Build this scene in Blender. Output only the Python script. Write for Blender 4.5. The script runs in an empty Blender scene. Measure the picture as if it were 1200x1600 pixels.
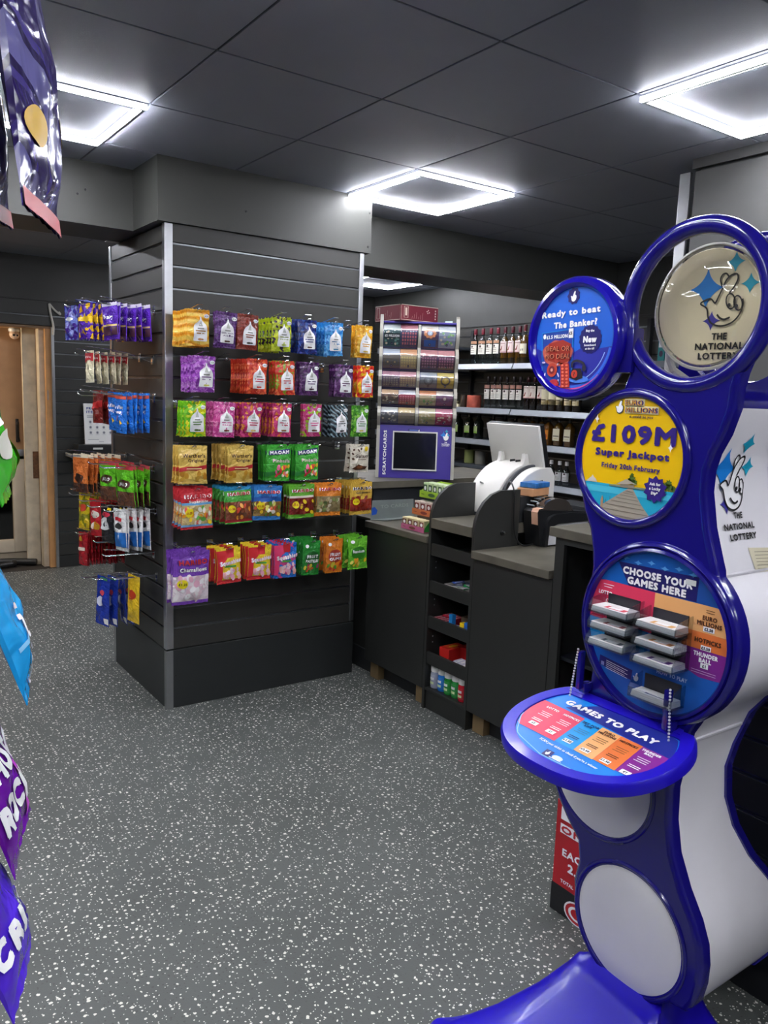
import bpy, bmesh, math, random
from mathutils import Vector, Matrix
from mathutils.geometry import tessellate_polygon
random.seed(7)
SC = bpy.context.scene
COL = SC.collection
PI = math.pi
# ------------------------------------------------------------------ camera, light levels, exposure
LED = 125.0                      # radiance of the LED frames
EXPOSURE = 0.72
cam_d = bpy.data.cameras.new('camera'); cam = bpy.data.objects.new('camera', cam_d); COL.objects.link(cam)
cam_d.sensor_fit = 'VERTICAL'; cam_d.sensor_height = 24.0; cam_d.lens = 24.0*1250.18/1600.0
cam_d.clip_start = 0.05; cam_d.clip_end = 60
_yaw, _pit, _rol = math.radians(54.4615), math.radians(8.2442), math.radians(-2.0268)
_f = Vector((math.cos(_yaw)*math.cos(_pit), math.sin(_yaw)*math.cos(_pit), -math.sin(_pit)))
_r = Vector((math.sin(_yaw), -math.cos(_yaw), 0)); _d = _f.cross(_r)
_rr = math.cos(_rol)*_r+math.sin(_rol)*_d; _dd = -math.sin(_rol)*_r+math.cos(_rol)*_d
_m = Matrix.Identity(4)
for _i in range(3):
    _m[_i][0] = _rr[_i]; _m[_i][1] = -_dd[_i]; _m[_i][2] = -_f[_i]
_m[2][3] = 1.55
cam.matrix_world = _m
SC.camera = cam
w_ = bpy.data.worlds.new('shop_air'); SC.world = w_; w_.use_nodes = True
w_.node_tree.nodes['Background'].inputs[0].default_value = (0.5, 0.55, 0.62, 1)
w_.node_tree.nodes['Background'].inputs[1].default_value = 0.02
SC.view_settings.view_transform = 'Standard'; SC.view_settings.look = 'None'
SC.view_settings.exposure = EXPOSURE; SC.view_settings.gamma = 1.0; SC.view_settings.use_curve_mapping = False
SC.cycles.use_denoising = True
SC.cycles.max_bounces = 8; SC.cycles.transparent_max_bounces = 16
SC.cycles.sample_clamp_indirect = 4.0
SC.cycles.caustics_reflective = False; SC.cycles.caustics_refractive = False

# ------------------------------------------------------------------ materials
def lin(h):
    h = h.lstrip('#')
    o = []
    for i in (0, 2, 4):
        c = int(h[i:i+2], 16)/255
        o.append(c/12.92 if c <= .04045 else ((c+.055)/1.055)**2.4)
    return (o[0], o[1], o[2], 1)
MATS = {}
def _new(name):
    m = bpy.data.materials.new(name); m.use_nodes = True
    return m, m.node_tree, m.node_tree.nodes['Principled BSDF']
def P(col, rough=.5, metal=0.0, bump=0.0, bscale=60, vary=.06, vscale=8, coat=0.0, spec=.5):
    """plain procedural surface: colour broken up by noise, optional bump"""
    key = ('P', col, rough, metal, bump, bscale, vary, vscale, coat, spec)
    if key in MATS: return MATS[key]
    m, t, b = _new('surface_'+col.strip('#'))
    tc = t.nodes.new('ShaderNodeTexCoord'); n = t.nodes.new('ShaderNodeTexNoise')
    n.inputs['Scale'].default_value = vscale; n.inputs['Detail'].default_value = 4
    t.links.new(tc.outputs['Object'], n.inputs['Vector'])
    c = lin(col); r = t.nodes.new('ShaderNodeValToRGB')
    r.color_ramp.elements[0].position = .3; r.color_ramp.elements[1].position = .7
    r.color_ramp.elements[0].color = tuple(x*(1-vary) for x in c[:3])+(1,)
    r.color_ramp.elements[1].color = tuple(min(1, x*(1+vary)) for x in c[:3])+(1,)
    t.links.new(n.outputs['Fac'], r.inputs['Fac']); t.links.new(r.outputs['Color'], b.inputs['Base Color'])
    b.inputs['Roughness'].default_value = rough; b.inputs['Metallic'].default_value = metal
    b.inputs['Coat Weight'].default_value = coat; b.inputs['Coat Roughness'].default_value = .06
    b.inputs['Specular IOR Level'].default_value = spec
    if bump:
        n2 = t.nodes.new('ShaderNodeTexNoise'); n2.inputs['Scale'].default_value = bscale; n2.inputs['Detail'].default_value = 3
        bp = t.nodes.new('ShaderNodeBump'); bp.inputs['Strength'].default_value = bump; bp.inputs['Distance'].default_value = .002
        t.links.new(tc.outputs['Object'], n2.inputs['Vector']); t.links.new(n2.outputs['Fac'], bp.inputs['Height'])
        t.links.new(bp.outputs['Normal'], b.inputs['Normal'])
    MATS[key] = m
    return m
def ink(col): return P(col, .38, vary=.02)
def foil(cols, pat='plain', scale=40, rough=.3, bump=.9, bscale=34):
    """printed plastic film with creases"""
    key = ('F', tuple(cols), pat, scale, rough, bump)
    if key in MATS: return MATS[key]
    m, t, b = _new('film_'+cols[0].strip('#'))
    tc = t.nodes.new('ShaderNodeTexCoord')
    r = t.nodes.new('ShaderNodeValToRGB')
    cr = r.color_ramp
    while len(cr.elements) < len(cols): cr.elements.new(.5)
    for i, c in enumerate(cols):
        cr.elements[i].color = lin(c); cr.elements[i].position = i/len(cols) if pat != 'plain' else i/max(1, len(cols)-1)
    if pat == 'mosaic':
        x = t.nodes.new('ShaderNodeTexVoronoi'); x.distance = 'CHEBYCHEV'; x.inputs['Scale'].default_value = scale*1.9; x.inputs['Randomness'].default_value = .9
        sx_ = t.nodes.new('ShaderNodeMapping'); sx_.inputs['Rotation'].default_value = (.5, .785, .3); t.links.new(tc.outputs['Object'], sx_.inputs['Vector'])
        s = t.nodes.new('ShaderNodeSeparateColor'); t.links.new(x.outputs['Color'], s.inputs[0]); fac = s.outputs[0]; cr.interpolation = 'CONSTANT'
    elif pat == 'swirl':
        x = t.nodes.new('ShaderNodeTexWave'); x.wave_type = 'RINGS'; x.inputs['Scale'].default_value = scale; x.inputs['Distortion'].default_value = 6; x.inputs['Detail'].default_value = 1
        fac = x.outputs['Fac']
    elif pat == 'stripe':
        x = t.nodes.new('ShaderNodeTexWave'); x.bands_direction = 'DIAGONAL'; x.inputs['Scale'].default_value = scale; x.inputs['Distortion'].default_value = .6
        fac = x.outputs['Fac']; cr.interpolation = 'CONSTANT'
    elif pat == 'check':
        x = t.nodes.new('ShaderNodeTexChecker'); x.inputs['Scale'].default_value = scale; x.inputs['Color1'].default_value = (0, 0, 0, 1); x.inputs['Color2'].default_value = (1, 1, 1, 1)
        mp = t.nodes.new('ShaderNodeMapping'); mp.inputs['Rotation'].default_value = (.3, .78, 0); t.links.new(tc.outputs['Object'], mp.inputs['Vector']); t.links.new(mp.outputs['Vector'], x.inputs['Vector'])
        fac = x.outputs['Fac']
    else:
        x = t.nodes.new('ShaderNodeTexNoise'); x.inputs['Scale'].default_value = scale*.3
        fac = x.outputs['Fac']
    if pat == 'mosaic': t.links.new(sx_.outputs['Vector'], x.inputs['Vector'])
    elif pat != 'check': t.links.new(tc.outputs['Object'], x.inputs['Vector'])
    t.links.new(fac, r.inputs['Fac']); t.links.new(r.outputs['Color'], b.inputs['Base Color'])
    b.inputs['Roughness'].default_value = rough*.85; b.inputs['Coat Weight'].default_value = .35; b.inputs['Coat Roughness'].default_value = .12
    n2 = t.nodes.new('ShaderNodeTexNoise'); n2.inputs['Scale'].default_value = bscale; n2.inputs['Detail'].default_value = 2; n2.inputs['Distortion'].default_value = 1.2
    bp = t.nodes.new('ShaderNodeBump'); bp.inputs['Strength'].default_value = bump; bp.inputs['Distance'].default_value = .012
    t.links.new(tc.outputs['Object'], n2.inputs['Vector']); t.links.new(n2.outputs['Fac'], bp.inputs['Height']); t.links.new(bp.outputs['Normal'], b.inputs['Normal'])
    MATS[key] = m
    return m
def clear(tint='#f4f7f8', gloss=.03, extra=.06):
    """thin clear plastic or glass: see-through with fresnel reflections"""
    key = ('C', tint, gloss, extra)
    if key in MATS: return MATS[key]
    m, t, b = _new('clear_'+tint.strip('#')); t.nodes.remove(b)
    tr = t.nodes.new('ShaderNodeBsdfTransparent'); tr.inputs[0].default_value = lin(tint)
    g = t.nodes.new('ShaderNodeBsdfGlossy'); g.inputs['Roughness'].default_value = gloss
    f = t.nodes.new('ShaderNodeLayerWeight'); f.inputs[0].default_value = .5
    p5 = t.nodes.new('ShaderNodeMath'); p5.operation = 'POWER'; p5.inputs[1].default_value = 4; t.links.new(f.outputs['Facing'], p5.inputs[0])
    a = t.nodes.new('ShaderNodeMath'); a.operation = 'MULTIPLY_ADD'; a.use_clamp = True; a.inputs[1].default_value = .8; a.inputs[2].default_value = extra
    mx = t.nodes.new('ShaderNodeMixShader')
    t.links.new(p5.outputs[0], a.inputs[0]); t.links.new(a.outputs[0], mx.inputs[0]); t.links.new(tr.outputs[0], mx.inputs[1]); t.links.new(g.outputs[0], mx.inputs[2])
    t.links.new(mx.outputs[0], t.nodes['Material Output'].inputs[0])
    MATS[key] = m
    return m
def emit(col, strength):
    key = ('E', col, strength)
    if key in MATS: return MATS[key]
    m, t, b = _new('light_'+col.strip('#'))
    b.inputs['Base Color'].default_value = lin(col); b.inputs['Emission Color'].default_value = lin(col); b.inputs['Emission Strength'].default_value = strength
    MATS[key] = m
    return m
CHROME = P('#c9ccd0', .18, 1.0, vary=.03)
ALU = P('#c3c6c8', .33, 1.0, vary=.05, vscale=20)
STEEL = P('#9a9da0', .4, 1.0)
DARK = P('#31312e', .42, bump=.12, bscale=400, vary=.05, vscale=3)       # anthracite board
DARK2 = P('#272826', .5, vary=.05)
BLACK = P('#121314', .4)
GREY = P('#8a8c8e', .45)
WHITE = P('#e9e8e6', .35, vary=.02)
CREAM = P('#ded6bd', .4, vary=.03)

# ------------------------------------------------------------------ mesh builder
class MB:
    def __init__(s): s.v = []; s.f = []; s.m = []; s.mats = []
    def mi(s, mat):
        if mat not in s.mats: s.mats.append(mat)
        return s.mats.index(mat)
    def add(s, vs, fs, mat):
        o = len(s.v); k = s.mi(mat)
        s.v += [tuple(v) for v in vs]
        for f in fs: s.f.append(tuple(i+o for i in f)); s.m.append(k)
        return s
    def box(s, x0, x1, y0, y1, z0, z1, mat, bev=0):
        return s.obox(((x0+x1)/2, (y0+y1)/2, (z0+z1)/2), ((1, 0, 0), (0, 1, 0), (0, 0, 1)), (abs(x1-x0)/2, abs(y1-y0)/2, abs(z1-z0)/2), mat, bev)
    def obox(s, c, ax, h, mat, bev=0):
        bm = bmesh.new(); bmesh.ops.create_cube(bm, size=2)
        for v in bm.verts: v.co = Vector((v.co.x*h[0], v.co.y*h[1], v.co.z*h[2]))
        if bev: bmesh.ops.bevel(bm, geom=bm.edges[:], offset=min(bev, .98*min(h)), segments=2, profile=.6, affect='EDGES')
        A = [Vector(a) for a in ax]; c = Vector(c)
        bm.verts.index_update()
        vs = [c+A[0]*v.co.x+A[1]*v.co.y+A[2]*v.co.z for v in bm.verts]
        fs = [[v.index for v in f.verts] for f in bm.faces]; bm.free()
        return s.add(vs, fs, mat)
    def tube(s, path, r, mat, n=8, closed=False):
        pts = [Vector(p) for p in path]; N = len(pts); vs = []; fs = []
        rr = r if isinstance(r, (list, tuple)) else [r]*N
        up = Vector((.13, .27, .95))
        for i, p in enumerate(pts):
            a = pts[(i-1) % N] if (closed or i > 0) else p; b = pts[(i+1) % N] if (closed or i < N-1) else p
            t = (b-a).normalized()
            if i == 0: u = t.cross(up).normalized()
            else: u = (u-t*u.dot(t)).normalized()
            w = t.cross(u)
            for k in range(n):
                q = 2*PI*k/n; vs.append(p+(u*math.cos(q)+w*math.sin(q))*rr[i])
        for i in range(N if closed else N-1):
            j = (i+1) % N
            for k in range(n): fs.append((i*n+k, i*n+(k+1) % n, j*n+(k+1) % n, j*n+k))
        if not closed: fs += [tuple(range(n))[::-1], tuple((N-1)*n+k for k in range(n))]
        return s.add(vs, fs, mat)
    def lathe(s, prof, mat, c=(0, 0, 0), n=20, ax=None, sq=None):
        """profile of (radius, height) round an axis (default Z); sq squares the section off"""
        A = ax or (Vector((1, 0, 0)), Vector((0, 1, 0)), Vector((0, 0, 1))); c = Vector(c); vs = []; fs = []
        for r, z in prof:
            for k in range(n):
                q = 2*PI*k/n; x, y = math.cos(q), math.sin(q)
                if sq:
                    e = (abs(x)**sq+abs(y)**sq)**(-1/sq); x *= e; y *= e
                vs.append(c+A[0]*x*r+A[1]*y*r+A[2]*z)
        for i in range(len(prof)-1):
            for k in range(n): fs.append((i*n+k, i*n+(k+1) % n, (i+1)*n+(k+1) % n, (i+1)*n+k))
        if prof[0][0] > 1e-5: fs.append(tuple(range(n))[::-1])
        if prof[-1][0] > 1e-5: fs.append(tuple((len(prof)-1)*n+k for k in range(n)))
        return s.add(vs, fs, mat)
    def torus(s, c, ax, R, r, mat, n=64, k=14, a0=0, a1=2*PI):
        full = abs(a1-a0-2*PI) < 1e-6
        pts = [Vector(c)+ax[0]*R*math.cos(a0+(a1-a0)*i/n)+ax[1]*R*math.sin(a0+(a1-a0)*i/n) for i in range(n if full else n+1)]
        return s.tube(pts, r, mat, k, full)
    def prism(s, poly, fn, d0, d1, mat, caps=(1, 1)):
        """2-D outline mapped by fn(a, b, depth), extruded from d0 to d1"""
        N = len(poly); vs = [fn(a, b, d0) for a, b in poly]+[fn(a, b, d1) for a, b in poly]
        fs = [(i, (i+1) % N, N+(i+1) % N, N+i) for i in range(N)]
        tri = tessellate_polygon([[Vector((a, b, 0)) for a, b in poly]])
        if caps[0]: fs += [tuple(t) for t in tri]
        if caps[1]: fs += [tuple(N+i for i in t)[::-1] for t in tri]
        return s.add(vs, fs, mat)
    def rings(s, rings, mat, cap0=False, cap1=False, closed=True):
        """loft through equal-length rings of points"""
        N = len(rings[0]); vs = [p for r in rings for p in r]; fs = []
        for i in range(len(rings)-1):
            for k in range(N if closed else N-1): fs.append((i*N+k, i*N+(k+1) % N, (i+1)*N+(k+1) % N, (i+1)*N+k))
        for flag, base in ((cap0, 0), (cap1, (len(rings)-1)*N)):
            if flag:
                tri = tessellate_polygon([[Vector(p) for p in rings[base//N]]])
                fs += [tuple(base+i for i in t) for t in tri]
        return s.add(vs, fs, mat)
    def ball(s, c, r, mat, n=10):
        prof = [(r*math.sin(PI*i/(n//2)) if 0 < i < n//2 else 0, -r*math.cos(PI*i/(n//2))) for i in range(n//2+1)]
        return s.lathe(prof, mat, c, n)

XYZ = (Vector((1, 0, 0)), Vector((0, 1, 0)), Vector((0, 0, 1)))
def rotax(rx=0, ry=0, rz=0):
    m = Matrix.Rotation(rz, 3, 'Z') @ Matrix.Rotation(ry, 3, 'Y') @ Matrix.Rotation(rx, 3, 'X')
    return tuple(m @ a for a in XYZ)
def bez(pts, n=8):
    """smooth open curve (Catmull-Rom) through 2-D or 3-D points"""
    P_ = [Vector(p) for p in pts]; out = []
    for i in range(len(P_)-1):
        a = P_[max(i-1, 0)]; b = P_[i]; c = P_[i+1]; d = P_[min(i+2, len(P_)-1)]
        for k in range(n):
            t = k/n
            out.append(.5*((2*b)+(c-a)*t+(2*a-5*b+4*c-d)*t*t+(3*b-a-3*c+d)*t**3))
    return out+[P_[-1]]
def arc(cx, cy, r, a0, a1, n=16, ry=None):
    return [(cx+r*math.cos(math.radians(a0+(a1-a0)*i/n)), cy+(ry or r)*math.sin(math.radians(a0+(a1-a0)*i/n))) for i in range(n+1)]

# ------------------------------------------------------------------ lettering and printed graphics
_TX = {}
def textmesh(sx, bold):
    k = (sx, bold)
    if k in _TX: return _TX[k]
    cu = bpy.data.curves.new('tmp_text', 'FONT'); cu.body = sx; cu.size = 1; cu.resolution_u = 2; cu.align_x = 'CENTER'; cu.offset = 0; cu.space_line = .85; cu.space_character = 1.0+bold*2.4
    o = bpy.data.objects.new('tmp_text', cu); COL.objects.link(o)
    dg = bpy.context.evaluated_depsgraph_get(); e = o.evaluated_get(dg); me = e.to_mesh()
    vs = [(v.co.x, v.co.y) for v in me.vertices]; fs = [tuple(p.vertices) for p in me.polygons]
    e.to_mesh_clear(); bpy.data.objects.remove(o); bpy.data.curves.remove(cu)
    xs = [v[0] for v in vs] or [0]; ys = [v[1] for v in vs] or [0]
    _TX[k] = (vs, fs, (min(xs), max(xs), min(ys), max(ys)))
    return _TX[k]
class Decal(MB):
    """flat print drawn in (a, b) and laid on a surface by fn(a, b, height)"""
    def __init__(s, fn, step=.0005, cut=None, lift=.0004): super().__init__(); s.fn = fn; s.step = step; s.cut = cut; s.lift = lift
    def put(s, pts, fs, mat, lv):
        if s.cut:
            bm = bmesh.new(); vv = [bm.verts.new((p[0], p[1], 0)) for p in pts]
            for f in fs:
                try: bm.faces.new([vv[i] for i in f])
                except ValueError: pass
            for ax, lst in enumerate(s.cut):
                for c in lst:
                    co = Vector((c, 0, 0)) if ax == 0 else Vector((0, c, 0)); no = Vector((1, 0, 0)) if ax == 0 else Vector((0, 1, 0))
                    bmesh.ops.bisect_plane(bm, geom=bm.verts[:]+bm.edges[:]+bm.faces[:], plane_co=co, plane_no=no, dist=1e-6)
            bm.verts.index_update()
            pts = [(v.co.x, v.co.y) for v in bm.verts]; fs = [[v.index for v in f.verts] for f in bm.faces]; bm.free()
        s.add([s.fn(p[0], p[1], s.lift+lv*s.step) for p in pts], fs, mat)
    def poly(s, pts, mat, lv=1):
        tri = tessellate_polygon([[Vector((p[0], p[1], 0)) for p in pts]])
        s.put(pts, [tuple(t) for t in tri], mat, lv); return s
    def rect(s, a0, a1, b0, b1, mat, lv=1): s.put([(a0, b0), (a1, b0), (a1, b1), (a0, b1)], [(0, 1, 2, 3)], mat, lv); return s
    def ell(s, a, b, ra, rb, mat, lv=1, rot=0, n=20):
        c, d = math.cos(rot), math.sin(rot)
        s.put([(a+ra*math.cos(2*PI*i/n)*c-rb*math.sin(2*PI*i/n)*d, b+ra*math.cos(2*PI*i/n)*d+rb*math.sin(2*PI*i/n)*c) for i in range(n)], [tuple(range(n))], mat, lv); return s
    def line(s, pts, wd, mat, lv=1, closed=False):
        P_ = [Vector((p[0], p[1])) for p in pts]; N = len(P_); L = []; R = []
        for i in range(N):
            a = P_[(i-1) % N] if closed or i else P_[i]; b = P_[(i+1) % N] if closed or i < N-1 else P_[i]
            t = (b-a).normalized() if (b-a).length > 0 else Vector((1, 0)); nn = Vector((-t.y, t.x))*wd/2
            L.append(P_[i]+nn); R.append(P_[i]-nn)
        fs = [(i, (i+1) % N, N+(i+1) % N, N+i) for i in range(N if closed else N-1)]
        s.put([tuple(p) for p in L+R], fs, mat, lv); return s
    def star4(s, a, b, ra, rb, mat, lv=1, pinch=.2):
        pts = []
        for i in range(4):
            q = PI/2*i; p0 = (math.cos(q)*ra, math.sin(q)*rb); q2 = q+PI/2; p1 = (math.cos(q2)*ra, math.sin(q2)*rb)
            for k in range(6):
                t = k/6; e = (1-t)**2; g = t**2; m_ = 2*t*(1-t)
                pts.append((a+p0[0]*e+p1[0]*g+m_*pinch*(p0[0]+p1[0]), b+p0[1]*e+p1[1]*g+m_*pinch*(p0[1]+p1[1])))
        s.poly(pts, mat, lv); return s
    def burst(s, a, b, r, mat, lv=1, n=12, dep=.82):
        s.poly([(a+(r if i % 2 else r*dep)*math.cos(PI*i/n), b+(r if i % 2 else r*dep)*math.sin(PI*i/n)) for i in range(2*n)], mat, lv); return s
    def text(s, tx, a, b, h, mat, lv=2, w=None, rot=0, bold=.03, warp=None):
        """centred on (a, b); h = cap height, w = total width if fixed"""
        vs, fs, (x0, x1, y0, y1) = textmesh(tx, bold)
        nl = tx.count('\n'); caps = .73+2*bold
        k = h/caps; kx = w/(x1-x0) if w else k*.95
        my = caps/2-bold if nl == 0 else (y0+y1)/2; mx = (x0+x1)/2; c, d = math.cos(rot), math.sin(rot)
        pts = []
        for x, y in vs:
            X = (x-mx)*kx; Y = (y-my)*k
            if warp: Y += warp*X*X
            pts.append((a+X*c-Y*d, b+X*d+Y*c))
        e = max(0, bold-.004)*k*1.05
        for i in range(7 if e > 0 else 0):
            q = 2*PI*i/6; s.put([(x+e*math.cos(q)*(i < 6), y+e*math.sin(q)*(i < 6)) for x, y in pts], fs, mat, lv+.17*i)
        if e <= 0: s.put(pts, fs, mat, lv)
        return s

# ------------------------------------------------------------------ objects
def link_mesh(name, mb, smooth=True, angle=.6):
    me = bpy.data.meshes.new(name); me.from_pydata(mb.v, [], mb.f)
    for m in mb.mats: me.materials.append(m)
    me.polygons.foreach_set('material_index', mb.m); me.update()
    if not isinstance(mb, Decal):
        bm = bmesh.new(); bm.from_mesh(me)
        bmesh.ops.recalc_face_normals(bm, faces=bm.faces[:]); bm.to_mesh(me); bm.free()
    if smooth and (not isinstance(mb, Decal) or getattr(mb, 'bag', False)):
        me.polygons.foreach_set('use_smooth', [True]*len(me.polygons)); me.set_sharp_from_angle(angle=angle)
    o = bpy.data.objects.new(name, me); COL.objects.link(o)
    return o
def tag(o, label, cat, group=None, kind=None):
    o['label'] = label; o['category'] = cat
    if group: o['group'] = group
    if kind: o['kind'] = kind
    return o
def thing(name, label, cat, loc=(0, 0, 0), rz=0, group=None):
    o = bpy.data.objects.new(name, None); COL.objects.link(o); o.location = loc; o.rotation_euler = (0, 0, rz); o.empty_display_size = .05
    return tag(o, label, cat, group)
def part(name, mb, parent, world=False, smooth=True, label=None, angle=.6):
    """a child mesh; world=True means the shape was written in room coordinates"""
    if world:
        l = parent.location.copy(); p = parent
        while p.parent: p = p.parent; l += p.location
        mb.v = [(v[0]-l.x, v[1]-l.y, v[2]-l.z) for v in mb.v]
    o = link_mesh(name, mb, smooth, angle); o.parent = parent
    if label: o['label'] = label
    return o
def solo(name, mb, label, cat, loc=None, rz=0, group=None, smooth=True, angle=.6, rot=None):
    o = link_mesh(name, mb, smooth, angle)
    if loc is not None: o.location = loc
    o.rotation_euler = rot if rot else (0, 0, rz)
    return tag(o, label, cat, group)
def struct(name, mb, smooth=False):
    o = link_mesh(name, mb, smooth); o['kind'] = 'structure'; return o
KIDS = {}
def copy_tree(src, loc, rz=0, label=None, group=None, rot=None):
    c = src.copy(); COL.objects.link(c); c.location = loc; c.rotation_euler = rot if rot else (0, 0, rz)
    if label: c['label'] = label
    if group: c['group'] = group
    for ch in list(src.children):
        k = ch.copy(); COL.objects.link(k); k.parent = c
        for g in list(ch.children):
            q = g.copy(); COL.objects.link(q); q.parent = k
    return c
# ================================================================== ROOM SHELL
CZ = 2.565
def floor_mat():
    m, t, b = _new('safety_vinyl')
    N = t.nodes.new; L = t.links.new
    tc = N('ShaderNodeTexCoord')
    nz = N('ShaderNodeTexNoise'); nz.inputs['Scale'].default_value = 70; nz.inputs['Detail'].default_value = 2; L(tc.outputs['Object'], nz.inputs['Vector'])
    sc_ = N('ShaderNodeVectorMath'); sc_.operation = 'SCALE'; sc_.inputs['Scale'].default_value = .011; L(nz.outputs['Color'], sc_.inputs[0])
    ad = N('ShaderNodeVectorMath'); ad.operation = 'ADD'; L(tc.outputs['Object'], ad.inputs[0]); L(sc_.outputs[0], ad.inputs[1])
    def flecks(scale, keep, r0, r1):
        v = N('ShaderNodeTexVoronoi'); v.voronoi_dimensions = '2D'; v.inputs['Scale'].default_value = scale; L(ad.outputs[0], v.inputs['Vector'])
        s = N('ShaderNodeSeparateColor'); L(v.outputs['Color'], s.inputs[0])
        mr = N('ShaderNodeMapRange'); mr.inputs['From Min'].default_value = 1-keep; mr.inputs['From Max'].default_value = 1; mr.inputs['To Min'].default_value = r0; mr.inputs['To Max'].default_value = r1; L(s.outputs[0], mr.inputs['Value'])
        lt = N('ShaderNodeMath'); lt.operation = 'LESS_THAN'; L(v.outputs['Distance'], lt.inputs[0]); L(mr.outputs[0], lt.inputs[1])
        gt = N('ShaderNodeMath'); gt.operation = 'GREATER_THAN'; L(s.outputs[0], gt.inputs[0]); gt.inputs[1].default_value = 1-keep
        mu = N('ShaderNodeMath'); mu.operation = 'MULTIPLY'; L(lt.outputs[0], mu.inputs[0]); L(gt.outputs[0], mu.inputs[1])
        return mu.outputs[0]
    a = flecks(48, .46, .11, .225); c = flecks(95, .3, .1, .19); d = flecks(80, .35, .12, .25)
    mx = N('ShaderNodeMath'); mx.operation = 'MAXIMUM'; L(a, mx.inputs[0]); L(c, mx.inputs[1])
    n2 = N('ShaderNodeTexNoise'); n2.inputs['Scale'].default_value = 2.2; n2.inputs['Detail'].default_value = 5; L(tc.outputs['Object'], n2.inputs['Vector'])
    r = N('ShaderNodeValToRGB'); r.color_ramp.elements[0].position = .35; r.color_ramp.elements[1].position = .7
    r.color_ramp.elements[0].color = lin('#4b4f4c'); r.color_ramp.elements[1].color = lin('#555956'); L(n2.outputs['Fac'], r.inputs['Fac'])
    m0 = N('ShaderNodeMix'); m0.data_type = 'RGBA'; L(d, m0.inputs[0]); L(r.outputs['Color'], m0.inputs[6]); m0.inputs[7].default_value = lin('#444742')
    m1 = N('ShaderNodeMix'); m1.data_type = 'RGBA'; L(mx.outputs[0], m1.inputs[0]); L(m0.outputs[2], m1.inputs[6]); m1.inputs[7].default_value = lin('#dedcd2')
    L(m1.outputs[2], b.inputs['Base Color'])
    n3 = N('ShaderNodeTexNoise'); n3.inputs['Scale'].default_value = 260; L(tc.outputs['Object'], n3.inputs['Vector'])
    bp = N('ShaderNodeBump'); bp.inputs['Strength'].default_value = .25; bp.inputs['Distance'].default_value = .002; L(n3.outputs['Fac'], bp.inputs['Height']); L(bp.outputs['Normal'], b.inputs['Normal'])
    b.inputs['Roughness'].default_value = .5
    return m
b = MB(); b.box(-1.7, 5.0, -3.1, 7.05, -.05, 0, floor_mat()); struct('floor', b)
b = MB(); b.box(-.2, 2.6, 7.05, 9.2, -.05, -.001, P('#2c2722', .7, bump=.4, bscale=30, vary=.2)); struct('floor', b)

TILE = P('#9498a3', .55, bump=.35, bscale=260, vary=.04, vscale=3)
GX = [1.055+.61*k for k in range(-5, 8)]; GY = [1.835+.5945*k for k in range(-9, 11)]
b = MB(); b.box(-1.7, 5.0, -3.2, 9.2, CZ+.006, CZ+.06, P('#3a3c40', .5))
for x0, x1 in zip(GX[:-1], GX[1:]):
    for y0, y1 in zip(GY[:-1], GY[1:]):
        xa, xb, ya, yb = max(x0, -1.65), min(x1, 4.95), max(y0, -3.05), min(y1, 7.08)
        if xb-xa > .05 and yb-ya > .05: b.box(xa+.0035, xb-.0035, ya+.0035, yb-.0035, CZ, CZ+.02, TILE, .003)
struct('ceiling', b)

# slatted board: planks of 0.1 m with an aluminium insert in each groove; fn(along, height, out)
def slats(b, fn, a0, a1, z0, z1, mat, zoff=0.0, seen=None):
    k = math.ceil((z0-zoff)/.1-1e-6); zs = [z0]
    while zoff+k*.1 < z1-.01:
        if zoff+k*.1 > z0+.01: zs.append(zoff+k*.1)
        k += 1
    zs.append(z1)
    for i in range(len(zs)-1):
        lo = zs[i]+(.0045 if i else 0); hi = zs[i+1]-(.0045 if i < len(zs)-2 else 0)
        prof = [(lo, .004), (lo+.003, .012), (hi-.002, .012), (hi, .009), (hi, 0), (lo, 0)]
        b.rings([[fn(a0, z, d) for z, d in prof], [fn(a1, z, d) for z, d in prof]], mat, True, True)
        if i:
            ins = [(lo-.009, 0), (lo-.0085, .0105), (lo-.0065, .0105), (lo-.006, .004), (lo, .004), (lo, 0)]
            b.rings([[fn(a0, z, d) for z, d in ins], [fn(a1, z, d) for z, d in ins]], INSERT, True, True)
INSERT = P('#7d8083', .3, 1.0)

# back wall with its doorway (opening x 0.35..1.635, z 0..2.012)
YB = 7.09
b = MB()
b.box(-1.7, .35, YB, YB+.12, 0, CZ+.02, DARK); b.box(1.635, 5.0, YB, YB+.12, 0, CZ+.02, DARK); b.box(.35, 1.635, YB, YB+.12, 2.02, CZ+.02, DARK)
slats(b, lambda a, z, d: (a, YB-d, z), -1.65, .35, .1, 2.3, DARK)
slats(b, lambda a, z, d: (a, YB-d, z), 1.64, 4.84, .1, 2.02, DARK)
slats(b, lambda a, z, d: (a, YB-d, z), .35, 4.84, 2.02, 2.21, DARK)
b.box(1.64, 4.84, YB-.014, YB, 0, .098, DARK2)
b.box(-1.65, 4.84, YB-.014, YB, 2.222, CZ, DARK)
struct('wall_back', b)
# right wall behind the counter: plain above, slatted below
XR = 4.85
b = MB(); b.box(XR, XR+.12, -3.1, 7.2, 0, CZ+.02, P('#3c3d3c', .42, bump=.1, bscale=300)); b.box(XR-.012, XR, -3, YB-.02, 2.185, CZ, P('#3f403e', .42, bump=.1, bscale=300))
slats(b, lambda a, z, d: (XR-d, a, z), -3.0, YB-.02, .1, 2.17, DARK)
struct('wall_right', b)
b = MB(); b.box(-1.82, -1.7, -3.1, 7.2, 0, CZ+.02, DARK); struct('wall_left', b)
b = MB(); b.box(-1.7, 5.0, -3.22, -3.1, 0, CZ+.02, P('#55575a', .5)); struct('wall_front', b)
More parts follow.
